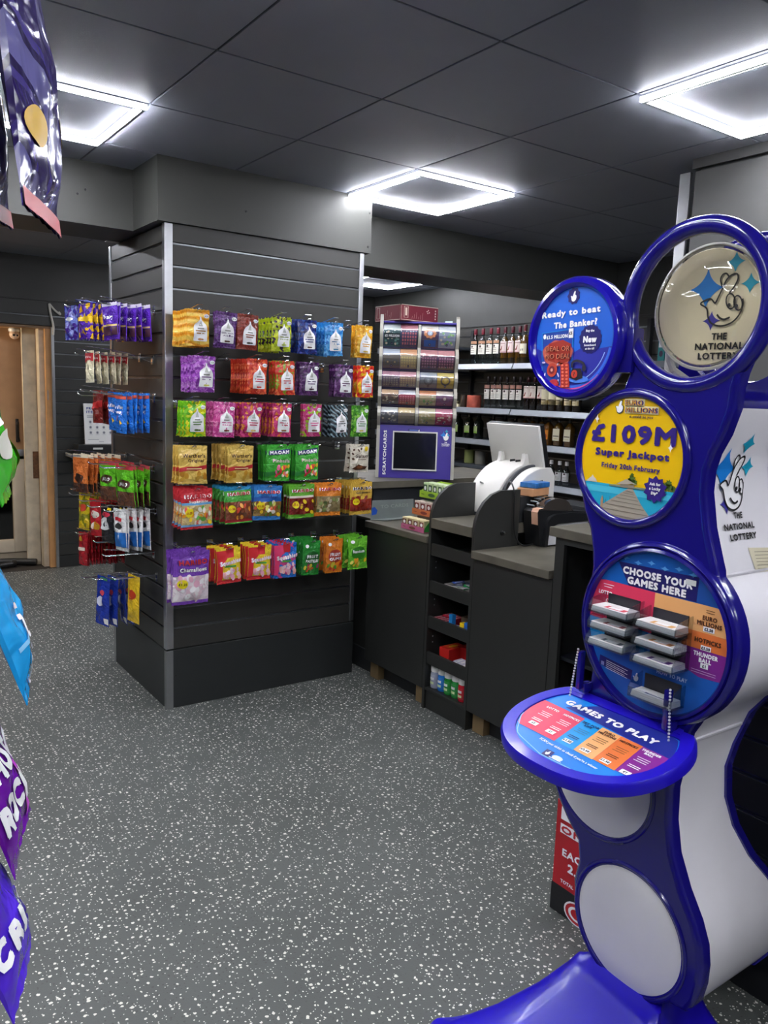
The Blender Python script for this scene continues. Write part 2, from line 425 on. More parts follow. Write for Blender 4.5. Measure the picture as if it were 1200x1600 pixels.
# deep beam across the shop and the box-out round the pillar
BEAM = P('#3e3f3b', .5, bump=.1, bscale=300, vary=.05, vscale=2)
b = MB(); b.box(-1.69, XR-.013, 3.95, 4.32, 2.287, CZ+.001, BEAM)
b.box(1.293, 2.437, 3.615, 3.951, 2.288, CZ+.001, BEAM)
b.box(1.27, 1.335, 4.28, 4.33, 2.283, 2.292, ALU)
for x, z in ((1.72, 2.39), (2.42, 2.32), (2.425, 2.49)): b.lathe([(.006, 0), (.005, .002)], BLACK, (x, 3.615, z), 10, (Vector((1, 0, 0)), Vector((0, 0, 1)), Vector((0, -1, 0))))
for x, z in ((1.075, 2.44), (1.04, 2.416)): b.lathe([(.006, 0), (.005, .002)], BLACK, (x, 3.95, z), 10, (Vector((1, 0, 0)), Vector((0, 0, 1)), Vector((0, -1, 0))))
struct('trim_1', b)
# end of the partition on the right, with its header strip
b = MB(); PANEL = P('#4a4a49', .4, bump=.1, bscale=300, vary=.08, vscale=6)
b.box(3.04, 3.5, .1, 2.12, 0, 2.515, PANEL); b.box(3.03, 3.5, .1, 2.13, 2.525, CZ+.001, PANEL); b.box(3.05, 3.5, .1, 2.1, 2.51, 2.53, BLACK)
struct('wall_partition', b)
b = MB(); b.box(3.028, 3.042, 2.135, 2.185, .02, 2.515, ALU, .002); struct('trim_2', b)

# ------------------------------------------------------------------ room beyond the doorway
TAN = P('#c8a078', .55, vary=.12, vscale=5); PALE = P('#cdbfa6', .5, vary=.16, vscale=12)
b = MB(); b.box(-.2, 2.6, 9.0, 9.1, 0, 2.6, TAN); b.box(-.2, -.1, 7.21, 9.0, 0, 2.6, TAN); b.box(2.5, 2.6, 7.21, 9.0, 0, 2.6, TAN); b.box(-.2, 2.6, 7.1, 9.1, 2.58, 2.66, TAN)
struct('wall_storeroom', b)
b = MB()      # lining and stop of the shop doorway
b.box(1.585, 1.635, 7.09, 7.26, 0, 2.0, P('#c8945e', .5, vary=.15)); b.box(.35, 1.635, 7.1, 7.26, 2.0, 2.02, P('#8a6a4a', .5))
b.box(1.545, 1.585, 7.14, 7.24, 0, 2.0, PALE); b.box(1.44, 1.545, 7.26, 7.3, 0, 2.0, PALE)
b.box(1.628, 1.65, 7.065, 7.09, 0, 2.012, ALU); b.box(1.593, 1.6, 7.085, 7.09, 1.42, 1.5, GREY)
b.box(1.5, 1.545, 7.255, 7.262, .75, .98, P('#6b4a30', .8, vary=.4, vscale=40))
struct('trim_3', b)
t = thing('storeroom_door', 'pale framed door with glass lower pane and tan upper panel beyond the left doorway', 'door', (1.0, 7.42, 0))
b = MB(); b.box(.4, 1.5, 7.4, 7.46, .96, 2.0, P('#b98d63', .5, vary=.1)); part('upper_panel', b, t, True)
FR = P('#d8c8ae', .4)
b = MB(); b.box(1.36, 1.47, 7.385, 7.47, .1, .95, FR, .006); b.box(.4, 1.36, 7.385, 7.47, .1, .21, FR, .006); b.box(.4, 1.47, 7.385, 7.47, .9, .97, FR, .006); b.box(.4, 1.5, 7.4, 7.47, 0, .1, P('#a89a84', .5)); part('frame', b, t, True)
b = MB(); b.box(.4, 1.36, 7.42, 7.43, .21, .9, clear('#4c4a45', .05, .1)); part('glass_pane', b, t, True)
b = MB(); b.box(1.395, 1.42, 7.365, 7.39, 1.05, 1.25, BLACK, .008); b.tube([(1.41, 7.365, 1.22), (1.405, 7.345, 1.2), (1.405, 7.345, 1.1), (1.415, 7.36, 1.06)], .011, BLACK); b.box(1.4, 1.5, 7.37, 7.39, .93, .99, STEEL, .004); part('handle', b, t, True)
b = MB()
b.box(.5, 1.35, 7.55, 7.9, 0, .14, P('#3a4a52', .7, vary=.3)); b.rings([[(x, 7.9+y*.1, z) for x, z in ((.9, .15), (1.3, .2), (1.36, .45), (1.05, .42))] for y in (0, 1)], P('#b7895c', .7, vary=.1), True, True)
solo('cardboard_heap', b, 'torn brown cardboard seen through the lower glass of the storeroom door', 'cardboard')
t = thing('security_camera', 'small pale dome security camera above the storeroom door', 'camera', (1.4, 7.33, 1.95))
b = MB(); b.lathe([(.045, 0), (.048, .02), (.04, .03)], WHITE, (0, 0, .02), 20); part('mount', b, t)
b = MB(); b.ball((0, 0, 0), .042, P('#d8b9a0', .35), 18); part('ball', b, t)
b = MB(); b.ball((-.012, -.036, -.008), .011, BLACK, 10); b.ball((.014, -.037, -.01), .008, BLACK, 10); part('lens', b, t)
solo('vacuum_hose', MB().tube(bez([(.7, 7.33, .035), (1.0, 7.3, .03), (1.25, 7.32, .035), (1.5, 7.22, .03)], 6), .03, P('#141414', .45, bump=.8, bscale=60), 10).tube(bez([(.6, 7.2, .03), (1.1, 7.19, .028), (1.3, 7.22, .03), (1.33, 7.27, .03)], 6), .025, P('#141414', .45), 10), 'black ribbed hose lying on the floor of the left doorway', 'hose')
ld = bpy.data.lights.new('jamb_fill_spot', 'SPOT'); ld.energy = 24; ld.color = (1, .8, .56); ld.shadow_soft_size = .06; ld.spot_size = math.radians(100); ld.spot_blend = .5  # added unseen spot aimed along the jamb to brighten the doorway
lo = bpy.data.objects.new('jamb_fill_spot', ld); COL.objects.link(lo); lo.location = (.45, 7.3, 1.9); lo.rotation_euler = (Vector((1.55, 7.3, 1.2))-Vector((.45, 7.3, 1.9))).to_track_quat('-Z', 'Y').to_euler()
ld2 = bpy.data.lights.new('storeroom_bulb', 'POINT'); ld2.energy = 10; ld2.color = (1, .8, .55); ld2.shadow_soft_size = .08
lo = bpy.data.objects.new('storeroom_bulb', ld2); COL.objects.link(lo); lo.location = (1.0, 8.3, 2.2)

# ------------------------------------------------------------------ ceiling lights: square LED frames on every third tile
def ceiling_light(x, y, label, first=None):
    w = .295
    if first: return copy_tree(first, (x, y, CZ), 0, label)
    t = thing('ceiling_light', label, 'ceiling light', (x, y, CZ), 0, 'square frame ceiling lights')
    o = MB(); i = MB(); g = MB(); E_ = emit('#f6f7ff', LED); S_ = emit('#eef3ff', LED*.012)
    for sx, sy in ((1, 0), (-1, 0), (0, 1), (0, -1)):
        for (c, hw, mb, z0, z1, mt) in ((w-.0022, .0022, o, -.020, -.004, E_), (w-.0222, .006, i, -.020, -.004, E_), (w-.0103, .0059, g, -.025, -.0005, GREY)):
            L = c+hw
            for zz0, zz1, m2 in (((z0, z1, mt),) if mt is GREY else ((z0+.002, z1, S_), (z0, z0+.002, mt))):
                if sx: mb.box(sx*c-hw, sx*c+hw, -L, L, zz0, zz1, m2)
                else: mb.box(-L+2*hw, L-2*hw, sy*c-hw, sy*c+hw, zz0, zz1, m2)
    part('outer_diffuser', o, t, smooth=False); part('inner_diffuser', i, t, smooth=False); part('frame', g, t, smooth=False)
    return t
L0 = ceiling_light(.75, 3.315, 'lit square ceiling light at upper left, beside the purple packets')
ceiling_light(2.582, 3.315, 'lit square ceiling light nearest the pillar, at its right top corner', L0)
ceiling_light(2.588, 1.54, 'lit square ceiling light at upper right, above the blue lottery stand', L0)
ceiling_light(4.2, 6.05, 'lit square ceiling light behind the deep beam, above the scratchcard dispenser', L0)
ceiling_light(.85, 5.1, 'lit square ceiling light glimpsed below the beam at far left', L0)
for k, (x, y) in enumerate(((.75, 1.54), (2.582, -.243), (.75, -.243), (-1.0, 1.54), (-1.0, -.243), (-1.0, 3.315), (.75, -2.0), (2.582, -2.0), (2.582, 5.1), (-1.0, 5.1), (4.4, 1.54), (3.9, 4.8))):
    ceiling_light(x, y, 'lit square ceiling light of the same pattern, outside the view', L0)
# ================================================================== LOTTERY STAND (front face in the plane x = 1.5, facing -x)
SX = 1.5
BLUE = P('#171175', .16, coat=.6, vary=.04, vscale=3); BLUE_LIT = P('#1f10b4', .3, coat=.2, vary=.06, vscale=4)  # one blue plastic: shade painted into the face blue, light into shelf and foot
SWHITE = P('#f0eef2', .3, coat=.3, vary=.02)
NAVY = ink('#1d1a66'); IWHITE = ink('#ffffff'); SKY = ink('#1a80d8'); TEAL = ink('#1fa4c4'); PINKR = ink('#e23a5e'); PEACH = ink('#f0b070'); ORNG = ink('#e87a3c'); PURP = ink('#83278c'); LBLUE = ink('#149be0'); INKB = ink('#1b1b1d'); DBLUE = ink('#1560b8')
def hand_logo(d, cx, cy, k, stroke, body=None, stars=True, lv=2, sx=1.22):
    """crossed-fingers hand: k = metres per drawing unit"""
    T = lambda pts: [(cx+(x-290)*k*sx, cy-(y-775)*k) for x, y in pts]
    if stars:
        for (x, y, ra, rb, m) in ((362, 485, 72, 80, TEAL), (170, 672, 140, 160, SKY), (475, 660, 72, 78, TEAL), (222, 930, 70, 78, ink('#3f3a9c'))):
            p = T([(x, y)])[0]; d.star4(p[0], p[1], ra*k*1.1, rb*k, m, lv)
    wd = 13*k
    palm = T([tuple(p) for p in bez([(250, 782), (240, 792), (205, 755), (150, 775), (140, 795), (185, 830), (200, 900), (232, 952), (300, 976), (372, 955), (420, 900), (440, 830), (436, 775)], 5)])
    f1 = T([tuple(p) for p in bez([(250, 785), (285, 690), (310, 620), (345, 585), (378, 580), (390, 605), (385, 640), (362, 690), (338, 722)], 5)])
    f2 = T([tuple(p) for p in bez([(285, 670), (268, 615), (280, 575), (306, 570), (326, 596)], 5)])
    if body:
        d.poly(palm+T([(400, 760), (345, 720)]), body, lv+1); d.poly(f1+T([(345, 780), (300, 800)]), body, lv+2); d.poly(f2, body, lv+1)
    for s_ in (palm, f1, f2): d.line(s_, wd, stroke, lv+4)
    for (x, y, ra, rb, r) in ((355, 788, 31, 60, -.18), (408, 806, 28, 58, -.22)):
        e = [(x+ra*math.cos(2*PI*i/18)*math.cos(r)-rb*math.sin(2*PI*i/18)*math.sin(r), y+ra*math.cos(2*PI*i/18)*math.sin(r)+rb*math.sin(2*PI*i/18)*math.cos(r)) for i in range(18)]
        if body: d.poly(T(e), body, lv+5)
        d.line(T(e), wd*.9, stroke, lv+6, True)
    for x, y in ((348, 818), (399, 829)): p = T([(x, y)])[0]; d.ell(p[0], p[1], 15*k, 16*k, stroke, lv+7, n=12)
    d.line(T([tuple(p) for p in bez([(266, 884), (290, 914), (322, 926), (360, 912)], 4)]), wd*1.2, stroke, lv+6)
def mini_hand(d, cx, cy, r, m, lv=3):
    k = r/210; hand = [(x, y) for x, y in ((250, 782), (205, 755), (150, 775), (185, 830), (200, 900), (232, 952), (300, 976), (372, 955), (420, 900), (440, 830), (430, 760), (370, 720), (385, 640), (390, 600), (345, 585), (310, 620))]
    d.poly([(cx+(x-290)*k, cy-(y-775)*k) for x, y in hand], m, lv)

stand = thing('lottery_stand', 'tall glossy blue and white lottery stand of stacked round discs on a spreading foot', 'lottery stand', (1.6, 1.08, 0))
RC = (1.027, 1.757)
out = arc(RC[0], RC[1], .157, -22, -152, 22)+[(.893, 1.655), (.905, 1.62), (.911, 1.591), (.913, 1.55), (.929, 1.496), (.949, 1.455), (.958, 1.42), (.959, 1.375), (.944, 1.3), (.922, 1.234), (.915, 1.215)]
out += arc(1.051, 1.049, .206, 132, 234, 16)+[(.95, .845), (.964, .77), (.973, .711), (.97, .634), (.955, .562), (.923, .493), (.888, .437), (.868, .39), (.861, .345), (.862, .3), (.871, .253), (.889, .222)]
out += arc(1.054, .327, .167, 222, 360, 16)+[(1.226, .36), (1.215, .419), (1.223, .468), (1.262, .506), (1.297, .55)]+arc(1.165, .661, .166, -30, 52, 10)
out += [(1.245, .82), (1.222, .865)]+arc(1.051, 1.049, .206, -36, 22, 10)+[(1.24, 1.165), (1.244, 1.201), (1.256, 1.252), (1.277, 1.293)]+arc(1.155, 1.429, .16, -28, 78, 12)+[(1.176, 1.62), (1.175, 1.66)]
def inset(pl_, d):
    N = len(pl_); r = []
    A = sum(pl_[i][0]*pl_[(i+1) % N][1]-pl_[(i+1) % N][0]*pl_[i][1] for i in range(N)); sg = 1 if A > 0 else -1
    for i in range(N):
        a, b_, c = Vector(pl_[i-1]), Vector(pl_[i]), Vector(pl_[(i+1) % N])
        n1 = Vector((-(b_-a).y, (b_-a).x)).normalized(); n2 = Vector((-(c-b_).y, (c-b_).x)).normalized()
        n = (n1+n2); n = n.normalized() if n.length > .1 else n1
        r.append((b_.x+n.x*d*sg, b_.y+n.y*d*sg))
    return r
DEP = [(.1, 1.66), (.18, 1.69), (.2, 1.72), (.225, 1.80), (.255, 1.845), (.32, 1.857), (.41, 1.83), (.52, 1.77), (.61, 1.737), (.7, 1.727), (.8, 1.74), (.9, 1.80), (1.05, 1.84), (1.19, 1.814), (1.25, 1.81), (1.36, 1.772), (1.44, 1.752), (1.48, 1.722), (1.55, 1.685), (1.62, 1.69), (1.7, 1.715), (2, 1.74)]
def depth(z):
    for (z0, d0), (z1, d1) in zip(DEP[:-1], DEP[1:]):
        if z <= z1: t = (z-z0)/(z1-z0); t = max(0, min(1, t)); t = t*t*(3-2*t)*.5+t*.5; return d0+(d1-d0)*t
    return DEP[-1][1]
b = MB()
prof = [(.0, .035), (0, .012), (.003, .005), (.009, .001), (.014, 0)]
rg = [[(SX+dx, y, z) for y, z in inset(out, di)] for di, dx in prof]
b.rings(rg, BLUE); N0 = len(out)
tri = tessellate_polygon([[Vector((y, z, 0)) for y, z in inset(out, .014)]]); b.add(rg[-1], [tuple(t) for t in tri], BLUE)
tri = tessellate_polygon([[Vector((y, z, 0)) for y, z in out]]); b.add(rg[0], [tuple(t) for t in tri], BLUE)
part('front_shell', b, stand, True)
b = MB()
rg = [[(depth(z)+dx, *inset(out, di)[i]) for i, (y, z) in enumerate(out)] for di, dx in ((0, -.012), (0, .012), (.01, .026))]
b.rings(rg, BLUE)
for r_ in (rg[0], rg[-1]): b.add(r_, [tuple(t) for t in tessellate_polygon([[Vector((y, z, 0)) for x, y, z in r_]])], BLUE)
part('rear_shell', b, stand, True)
core = [p for p in inset(out, .006) if p[1] < 1.56]
b = MB(); b.rings([[(SX+.033, y, z) for y, z in core], [((SX+.033+depth(z)-.01)/2, y, z) for y, z in core], [(depth(z)-.01, y, z) for y, z in core]], SWHITE)
spanel = part('side_panel', b, stand, True, label='curved white side of the blue stand', angle=.5)
AX = (Vector((0, 1, 0)), Vector((0, 0, 1)), Vector((-1, 0, 0)))     # in-plane y, z and outward -x
b = MB(); b.torus((SX+.012, RC[0], RC[1]), AX, .1635, .019, BLUE, 80, 16); part('front_ring', b, stand, True)
b = MB(); b.torus((1.735, RC[0], RC[1]), AX, .1635, .019, BLUE, 80, 16); part('rear_ring', b, stand, True)
# clear bubble with a printed cream disc in the middle of the two rings
BC = (1.585, 1.045, 1.763)
b = MB(); pr = [(0, .036)]+[(.131*math.sin(q), .036*math.cos(q)) for q in (.2, .4, .6, .8, 1.0, 1.2, 1.35, 1.48)]+[(.133, 0)]
b.lathe(pr+[(r, -z) for r, z in pr[-2::-1]], clear('#f3f1ea', .02, .05), BC, 48, AX)
bub = part('clear_bubble', b, stand, True, label='clear domed bubble round a cream printed disc')
b = MB(); b.lathe([(0, .003), (.121, .003), (.123, 0), (.121, -.003), (0, -.003)], P('#e2d9bb', .4), BC, 48, AX)
b.torus((BC[0], BC[1], BC[2]), AX, .131, .004, P('#c7c6bc', .15), 64, 8)
b.tube([(1.59, 1.135, 1.67), (1.6, 1.142, 1.655), (1.615, 1.14, 1.632)], .008, P('#d5d3c4', .2), 8)
b.tube([(1.615, 1.14, 1.632), (1.66, 1.13, 1.61), (1.70, 1.12, 1.6)], .008, P('#d5d3c4', .2), 8)
disc = part('printed_disc', b, stand, True)
d = Decal(lambda a, q, h: (BC[0]-.003-h, BC[1]-a, BC[2]+q)); K = .000265
hand_logo(d, .034, .012, K, INKB, None, True, 1)
d.text('THE', .035, -.062, .0155, INKB, 3, bold=.04); d.text('NATIONAL', .036, -.0825, .0155, INKB, 3, w=.112, bold=.04); d.text('LOTTERY', .036, -.103, .0155, INKB, 3, w=.094, bold=.04)
part('logo_print', d, disc, True)
# ---- banker disc
C = (1.322, 1.70)
b = MB(); b.lathe([(0, .022), (.118, .022), (.121, .03), (.128, .036), (.137, .034), (.1425, .026), (.144, .012), (.144, -.012), (.14, -.02), (.0, -.02)], P('#180d98', .14, coat=.7, vary=.03), (SX+.0, C[0], C[1]), 72, AX); bdisc = part('banker_disc', b, stand, True)
b = MB(); b.box(1.49, 1.53, 1.16, 1.21, 1.62, 1.72, BLUE, .006); part('bracket', b, stand, True)
d = Decal(lambda a, q, h: (SX-.0225-h, C[0]-a, C[1]+q))
d.ell(0, 0, .12, .12, ink('#1b62cf'), 0, n=56)
d.poly([(-.118, -.02), (-.09, -.03), (-.02, -.045), (.03, -.02), (.08, -.025), (.118, -.02)]+arc(0, 0, .1195, -10, -170, 24), ink('#2b2f9e'), 1)
d.line(arc(.0, .0, .113, -12, -128, 20), .006, ink('#3b6fe0'), 2); d.line(arc(-.002, .002, .105, -20, -75, 12), .002, ink('#a9c9ff'), 3)
d.line(arc(0, 0, .1175, -46, -118, 18), .0035, ink('#e0568c'), 2)
d.burst(-.007, .099, .02, NAVY, 2, 9, .85); mini_hand(d, -.007, .098, .013, IWHITE, 4)
d.text('Ready to beat', -.014, .0625, .0165, IWHITE, 3, w=.178, rot=.035, bold=.06); d.text('The Banker?', .003, .035, .0165, IWHITE, 3, w=.13, rot=.035, bold=.06)
d.poly([(-.1, .016), (-.001, .022), (.006, -.1), (-.086, -.111)][::1], ink('#1b3f9c'), 3); d.line([(-.1, .016), (-.001, .022), (.004, -.1), (-.09, -.108)], .0018, LBLUE, 4, True)
d.poly([(-.014, .0235), (.0, .024), (.001, .002), (-.013, .0015)], IWHITE, 5); d.text('£5', -.007, .013, .008, INKB, 6, bold=.04)
d.text('£1.5 MILLION', -.05, .0065, .0095, IWHITE, 5, w=.066, rot=.03, bold=.05); d.ell(-.09, .007, .005, .006, IWHITE, 5, n=10)
for r_, c_ in ((.052, '#6a3a80'), (.049, '#c8604e')): d.poly([(-.045+r_*.95*math.cos(2*PI*i/40)*(1+.05*math.sin(5*PI*i/20)), -.034+r_*.62*math.sin(2*PI*i/40)*(1+.05*math.cos(7*PI*i/20))) for i in range(40)], ink(c_), 5 if r_ > .05 else 6)
d.poly([(-.074, -.01), (-.03, -.002), (-.004, -.012), (-.004, -.05), (-.03, -.06), (-.074, -.05)], ink('#a53124'), 7)
d.text('DEAL OR', -.043, -.022, .0125, ink('#3a1a30'), 9, w=.078, rot=.0, bold=.06); d.text('NO DEAL', -.041, -.04, .0125, ink('#3a1a30'), 9, w=.08, rot=.0, bold=.06)
d.text('DEAL OR', -.043, -.022, .012, ink('#e0815e'), 12, w=.077, bold=.0); d.text('NO DEAL', -.041, -.04, .012, ink('#e0815e'), 12, w=.079, bold=.0)
d.ell(-.059, -.073, .0165, .0165, ink('#c2452f'), 7); d.ell(-.059, -.073, .0095, .0095, ink('#7a2433'), 8); d.ell(-.059, -.073, .004, .004, ink('#e8a08c'), 9, n=10)
d.ell(-.05, -.104, .016, .009, ink('#c2333f'), 7)
d.poly([(-.033, -.056), (-.006, -.058), (.0, -.114), (-.028, -.116)], ink('#b8342a'), 7)
for i in range(2):
    for j in range(7): d.ell(-.0255+.0125*i+.0008*j, -.062-.0082*j, .004, .0027, ink('#ef7a5e'), 8, n=10)
for i, (x, y) in enumerate(((-.088, -.055), (-.082, -.085), (-.075, -.098), (-.04, -.058), (-.038, -.085), (-.083, -.1), (-.037, -.1))): d.ell(x, y, .006, .0022, ink('#d9c6e8'), 7, rot=i*1.3, n=10)
d.ell(.026, -.095, .03, .0085, ink('#4f86e8'), 7); d.poly([(.0, -.092), (.006, -.07), (.033, -.07), (.04, -.092), (.02, -.098)], ink('#23202c'), 9)
d.line(bez([(.005, -.068), (.006, -.056), (.02, -.052), (.038, -.058), (.042, -.066)], 4), .006, ink('#2a2836'), 9); d.ell(.042, -.069, .006, .008, ink('#2a2836'), 10, n=12); d.ell(.014, -.083, .0095, .0095, ink('#c8402e'), 10); d.text('?', .014, -.083, .011, ink('#23202c'), 11, bold=.04)
d.burst(.052, -.003, .034, NAVY, 3, 16, .92); d.text('New', .052, -.003, .0165, IWHITE, 5, bold=.07); d.text('Buy the', .051, .0165, .0062, IWHITE, 5, bold=.05); d.text('Scratchcard', .053, -.0165, .0055, IWHITE, 5, bold=.05); d.text('at the till', .053, -.0245, .0055, IWHITE, 5, bold=.05)
part('banker_poster', d, bdisc, True)
# ---- jackpot poster
C1 = (1.152, 1.429)
b = MB(); b.torus((SX+.001, C1[0], C1[1]), AX, .1475, .011, BLUE, 80, 12); part('bezel', b, stand, True)
d = Decal(lambda a, q, h: (SX-.0008-h, C1[0]-a, C1[1]+q)); YEL = ink('#f2c200'); IND = ink('#33217c')
d.ell(0, 0, .144, .144, YEL, 0, n=64)
hz = -.062; a0 = math.degrees(math.asin(hz/.1435))
d.poly(arc(0, 0, .1437, 180-a0, 360+a0, 36), ink('#27a9c9'), 1)
d.poly([(-.127, hz-.006), (.128, hz-.008), (.128, hz-.02), (-.12, hz-.022)], ink('#4cc2dc'), 2)
d.poly([(.005, -.066), (.016, -.066), (.042, -.1), (.07, -.127)]+[(.143*math.cos(math.radians(q)), .143*math.sin(math.radians(q))) for q in range(-61, -122, -6)]+[(-.078, -.119), (-.04, -.095)], ink('#a89f8f'), 3)
for i in range(9):
    t_ = (i/8)**1.7; y_ = -.072-.06*t_; xl = .005+(-.078-.005)*((-.066-y_)/.055); xr = .016+.054*((-.066-y_)/.06); xl = max(xl, -math.sqrt(max(0, .142**2-y_*y_))); d.line([(xl+.004, y_), (xr-.004, y_-.002)], .0012+.001*t_, ink('#857c6e'), 4)
for x, y, r_ in ((.012, -.045, .011), (.006, -.05, .008), (.02, -.051, .008), (.1, -.052, .011), (.113, -.053, .01), (.108, -.044, .009), (.122, -.056, .008), (.012, -.036, .006)): d.burst(x, y, r_, ink('#54702a'), 4, 7, .6)
d.poly([(-.03, -.06), (-.002, -.046), (.03, -.057), (.012, -.055), (.0, -.058)], ink('#b9ae9a'), 6); d.rect(-.018, .02, -.066, -.058, ink('#8c8272'), 5); d.rect(-.05, .05, -.066, -.0625, ink('#7e8a70'), 4)
d.poly([(-.118, -.061), (-.085, -.061), (-.09, -.054), (-.096, -.05), (-.1, -.045), (-.103, -.05), (-.11, -.055)], ink('#d8d2c4'), 4)
d.poly([(-.07, -.12), (-.064, -.12), (-.064, -.098), (-.067, -.09), (-.071, -.1)], ink('#b08a6a'), 4)
d.rect(-.058, -.0565, -.107, -.098, ink('#6a5a48'), 5); d.rect(-.045, -.044, -.097, -.09, ink('#6a5a48'), 5)
d.rect(-.024, .03, .117, .1345, ink('#e8d8a0'), 3); d.rect(-.022, .068, .1015, .1185, ink('#e8d8a0'), 3)
d.text('EURO', .003, .126, .0125, ink('#3a2a8a'), 5, w=.048, bold=.06); d.text('MILLIONS', .023, .11, .0125, ink('#3a2a8a'), 5, w=.084, bold=.06)
d.text('EURO', .003, .126, .0118, ink('#e3a41c'), 8, w=.045, bold=.0); d.text('MILLIONS', .023, .11, .0118, ink('#e3a41c'), 8, w=.08, bold=.0)
mini_hand(d, -.038, .116, .0175, ink('#4a4640'), 3); mini_hand(d, -.038, .116, .0145, IWHITE, 4)
d.text('it could be you', .023, .0955, .0068, ink('#2a2250'), 3, w=.062, bold=.03)
d.text('£109M', .003, .056, .045, IND, 4, w=.222, bold=.062); d.text('*', .122, .078, .012, IND, 4); d.text('Super Jackpot', .004, .0115, .0185, IND, 4, w=.198, bold=.065); d.text('Friday 20th February', .004, -.0185, .0125, IND, 4, w=.158, bold=.04)
for x, y in ((-.096, .086), (.107, .032)): d.star4(x, y, .007, .011, IWHITE, 9, .12)
d.burst(.076, -.061, .031, IND, 7, 10, .76)
for s_, q in (('Ask for', -.049), ('a Lucky', -.059), ('Dip*', -.069)): d.text(s_, .076, q, .0072, IWHITE, 9, bold=.06)
part('jackpot_poster', d, stand, True)
# ---- playslip disc
C2 = (1.051, 1.049)
b = MB(); b.lathe([(.179, -.004), (.18, .008), (.184, .014), (.19, .012), (.192, .006), (.195, .01), (.2, .008), (.2055, .0), (.207, -.01)], BLUE, (SX, C2[0], C2[1]), 80, AX); part('bezel', b, stand, True)
d = Decal(lambda a, q, h: (SX-.0006-h, C2[0]-a, C2[1]+q))
def clipc(pts, r_=.179):
    o = []
    for i, p in enumerate(pts):
        q = pts[(i+1) % len(pts)]
        for k in range(8):
            x, y = p[0]+(q[0]-p[0])*k/8, p[1]+(q[1]-p[1])*k/8; l = math.hypot(x, y)
            o.append((x, y) if l < r_ else (x*r_/l, y*r_/l))
    return o
d.ell(0, 0, .181, .181, DBLUE, 0, n=64)
d.poly(clipc([(-.16, .093), (-.004, .092), (-.004, -.002), (-.2, -.002)]), PINKR, 1); d.poly(clipc([(-.2, -.002), (-.02, -.002), (-.02, -.053), (-.2, -.053)]), LBLUE, 1)
d.poly(clipc([(-.004, .092), (.17, .092), (.2, .033), (-.004, .033)]), PEACH, 1); d.poly(clipc([(.02, .033), (.2, .033), (.2, -.004), (.02, -.004)]), ORNG, 1); d.poly(clipc([(.02, -.004), (.2, -.004), (.2, -.06), (.12, -.064), (.04, -.04)]), PURP, 1)
d.poly([(-.108, .143), (.1, .147), (.098, .094), (-.075, .092)], NAVY, 1); d.poly(clipc([(.098, .094), (.1, .147), (.16, .147), (.16, .093)]), ink('#1c4f9f'), 1)
for q in range(6): d.star4(-.09+.035*q, .155-.006*(q % 2), .012, .006, ink('#5fa8e6'), 1, .2)
d.text('CHOOSE YOUR', -.003, .1275, .0185, IWHITE, 4, w=.178, bold=.06); d.text('GAMES HERE', -.003, .1065, .0185, IWHITE, 4, w=.15, bold=.06); d.rect(.07, .095, .127, .139, P('#dcdcd8', .6), 6)
d.text('LOTTO', -.138, .063, .0095, IWHITE, 3, bold=.05); d.text('£2', -.13, .046, .009, IWHITE, 3, bold=.05); d.text('HOTPICKS', -.146, .0225, .008, IWHITE, 3, w=.05, bold=.05); d.text('SET FOR LIFE', -.148, -.027, .0065, IWHITE, 3, w=.05, bold=.05)
d.rect(-.145, -.115, .082, .0835, IWHITE, 3); d.rect(-.143, -.12, .076, .0775, IWHITE, 3)
TX = ink('#5a3320')
d.text('EURO', .133, .066, .0105, TX, 3, bold=.05); d.text('MILLIONS', .133, .0535, .0105, TX, 3, w=.056, bold=.05); d.rect(.12, .146, .037, .0475, IWHITE, 3); d.text('£2.50', .133, .0425, .007, INKB, 4, bold=.05)
for y in (.082, .077): d.rect(.123, .143, y, y+.0012, TX, 3)
d.text('HOTPICKS', .133, .0165, .011, TX, 3, w=.06, bold=.05); d.rect(.118, .142, -.004, .0065, IWHITE, 3); d.text('£1.50', .13, .0013, .007, INKB, 4, bold=.05)
d.text('THUNDER', .131, -.0135, .0105, IWHITE, 3, w=.056, bold=.05); d.text('BALL', .131, -.0255, .0105, IWHITE, 3, bold=.05); d.rect(.121, .139, -.0425, -.0315, IWHITE, 3); d.text('£1', .13, -.037, .0075, INKB, 4, bold=.05)
for y in (-.05, -.055): d.rect(.1, .158, y, y+.0013, ink('#d0a8d8'), 3)
d.text('HOW TO PLAY', .056, -.0815, .0095, ink('#bcd2ee'), 3, w=.076, bold=.03)
d.poly([(-.14, -.089), (-.046, -.1), (-.048, -.124), (-.141, -.112)], NAVY, 3); d.rect(-.135, -.126, -.112, -.103, ink('#8f96c8'), 4)
for i in range(5): d.line([(-.12, -.0975-.0045*i), (-.058-.008*(i % 2), -.105-.0045*i)], .0012, IWHITE, 5)
mini_hand(d, -.036, -.112, .011, IWHITE, 4)
part('games_poster', d, stand, True)
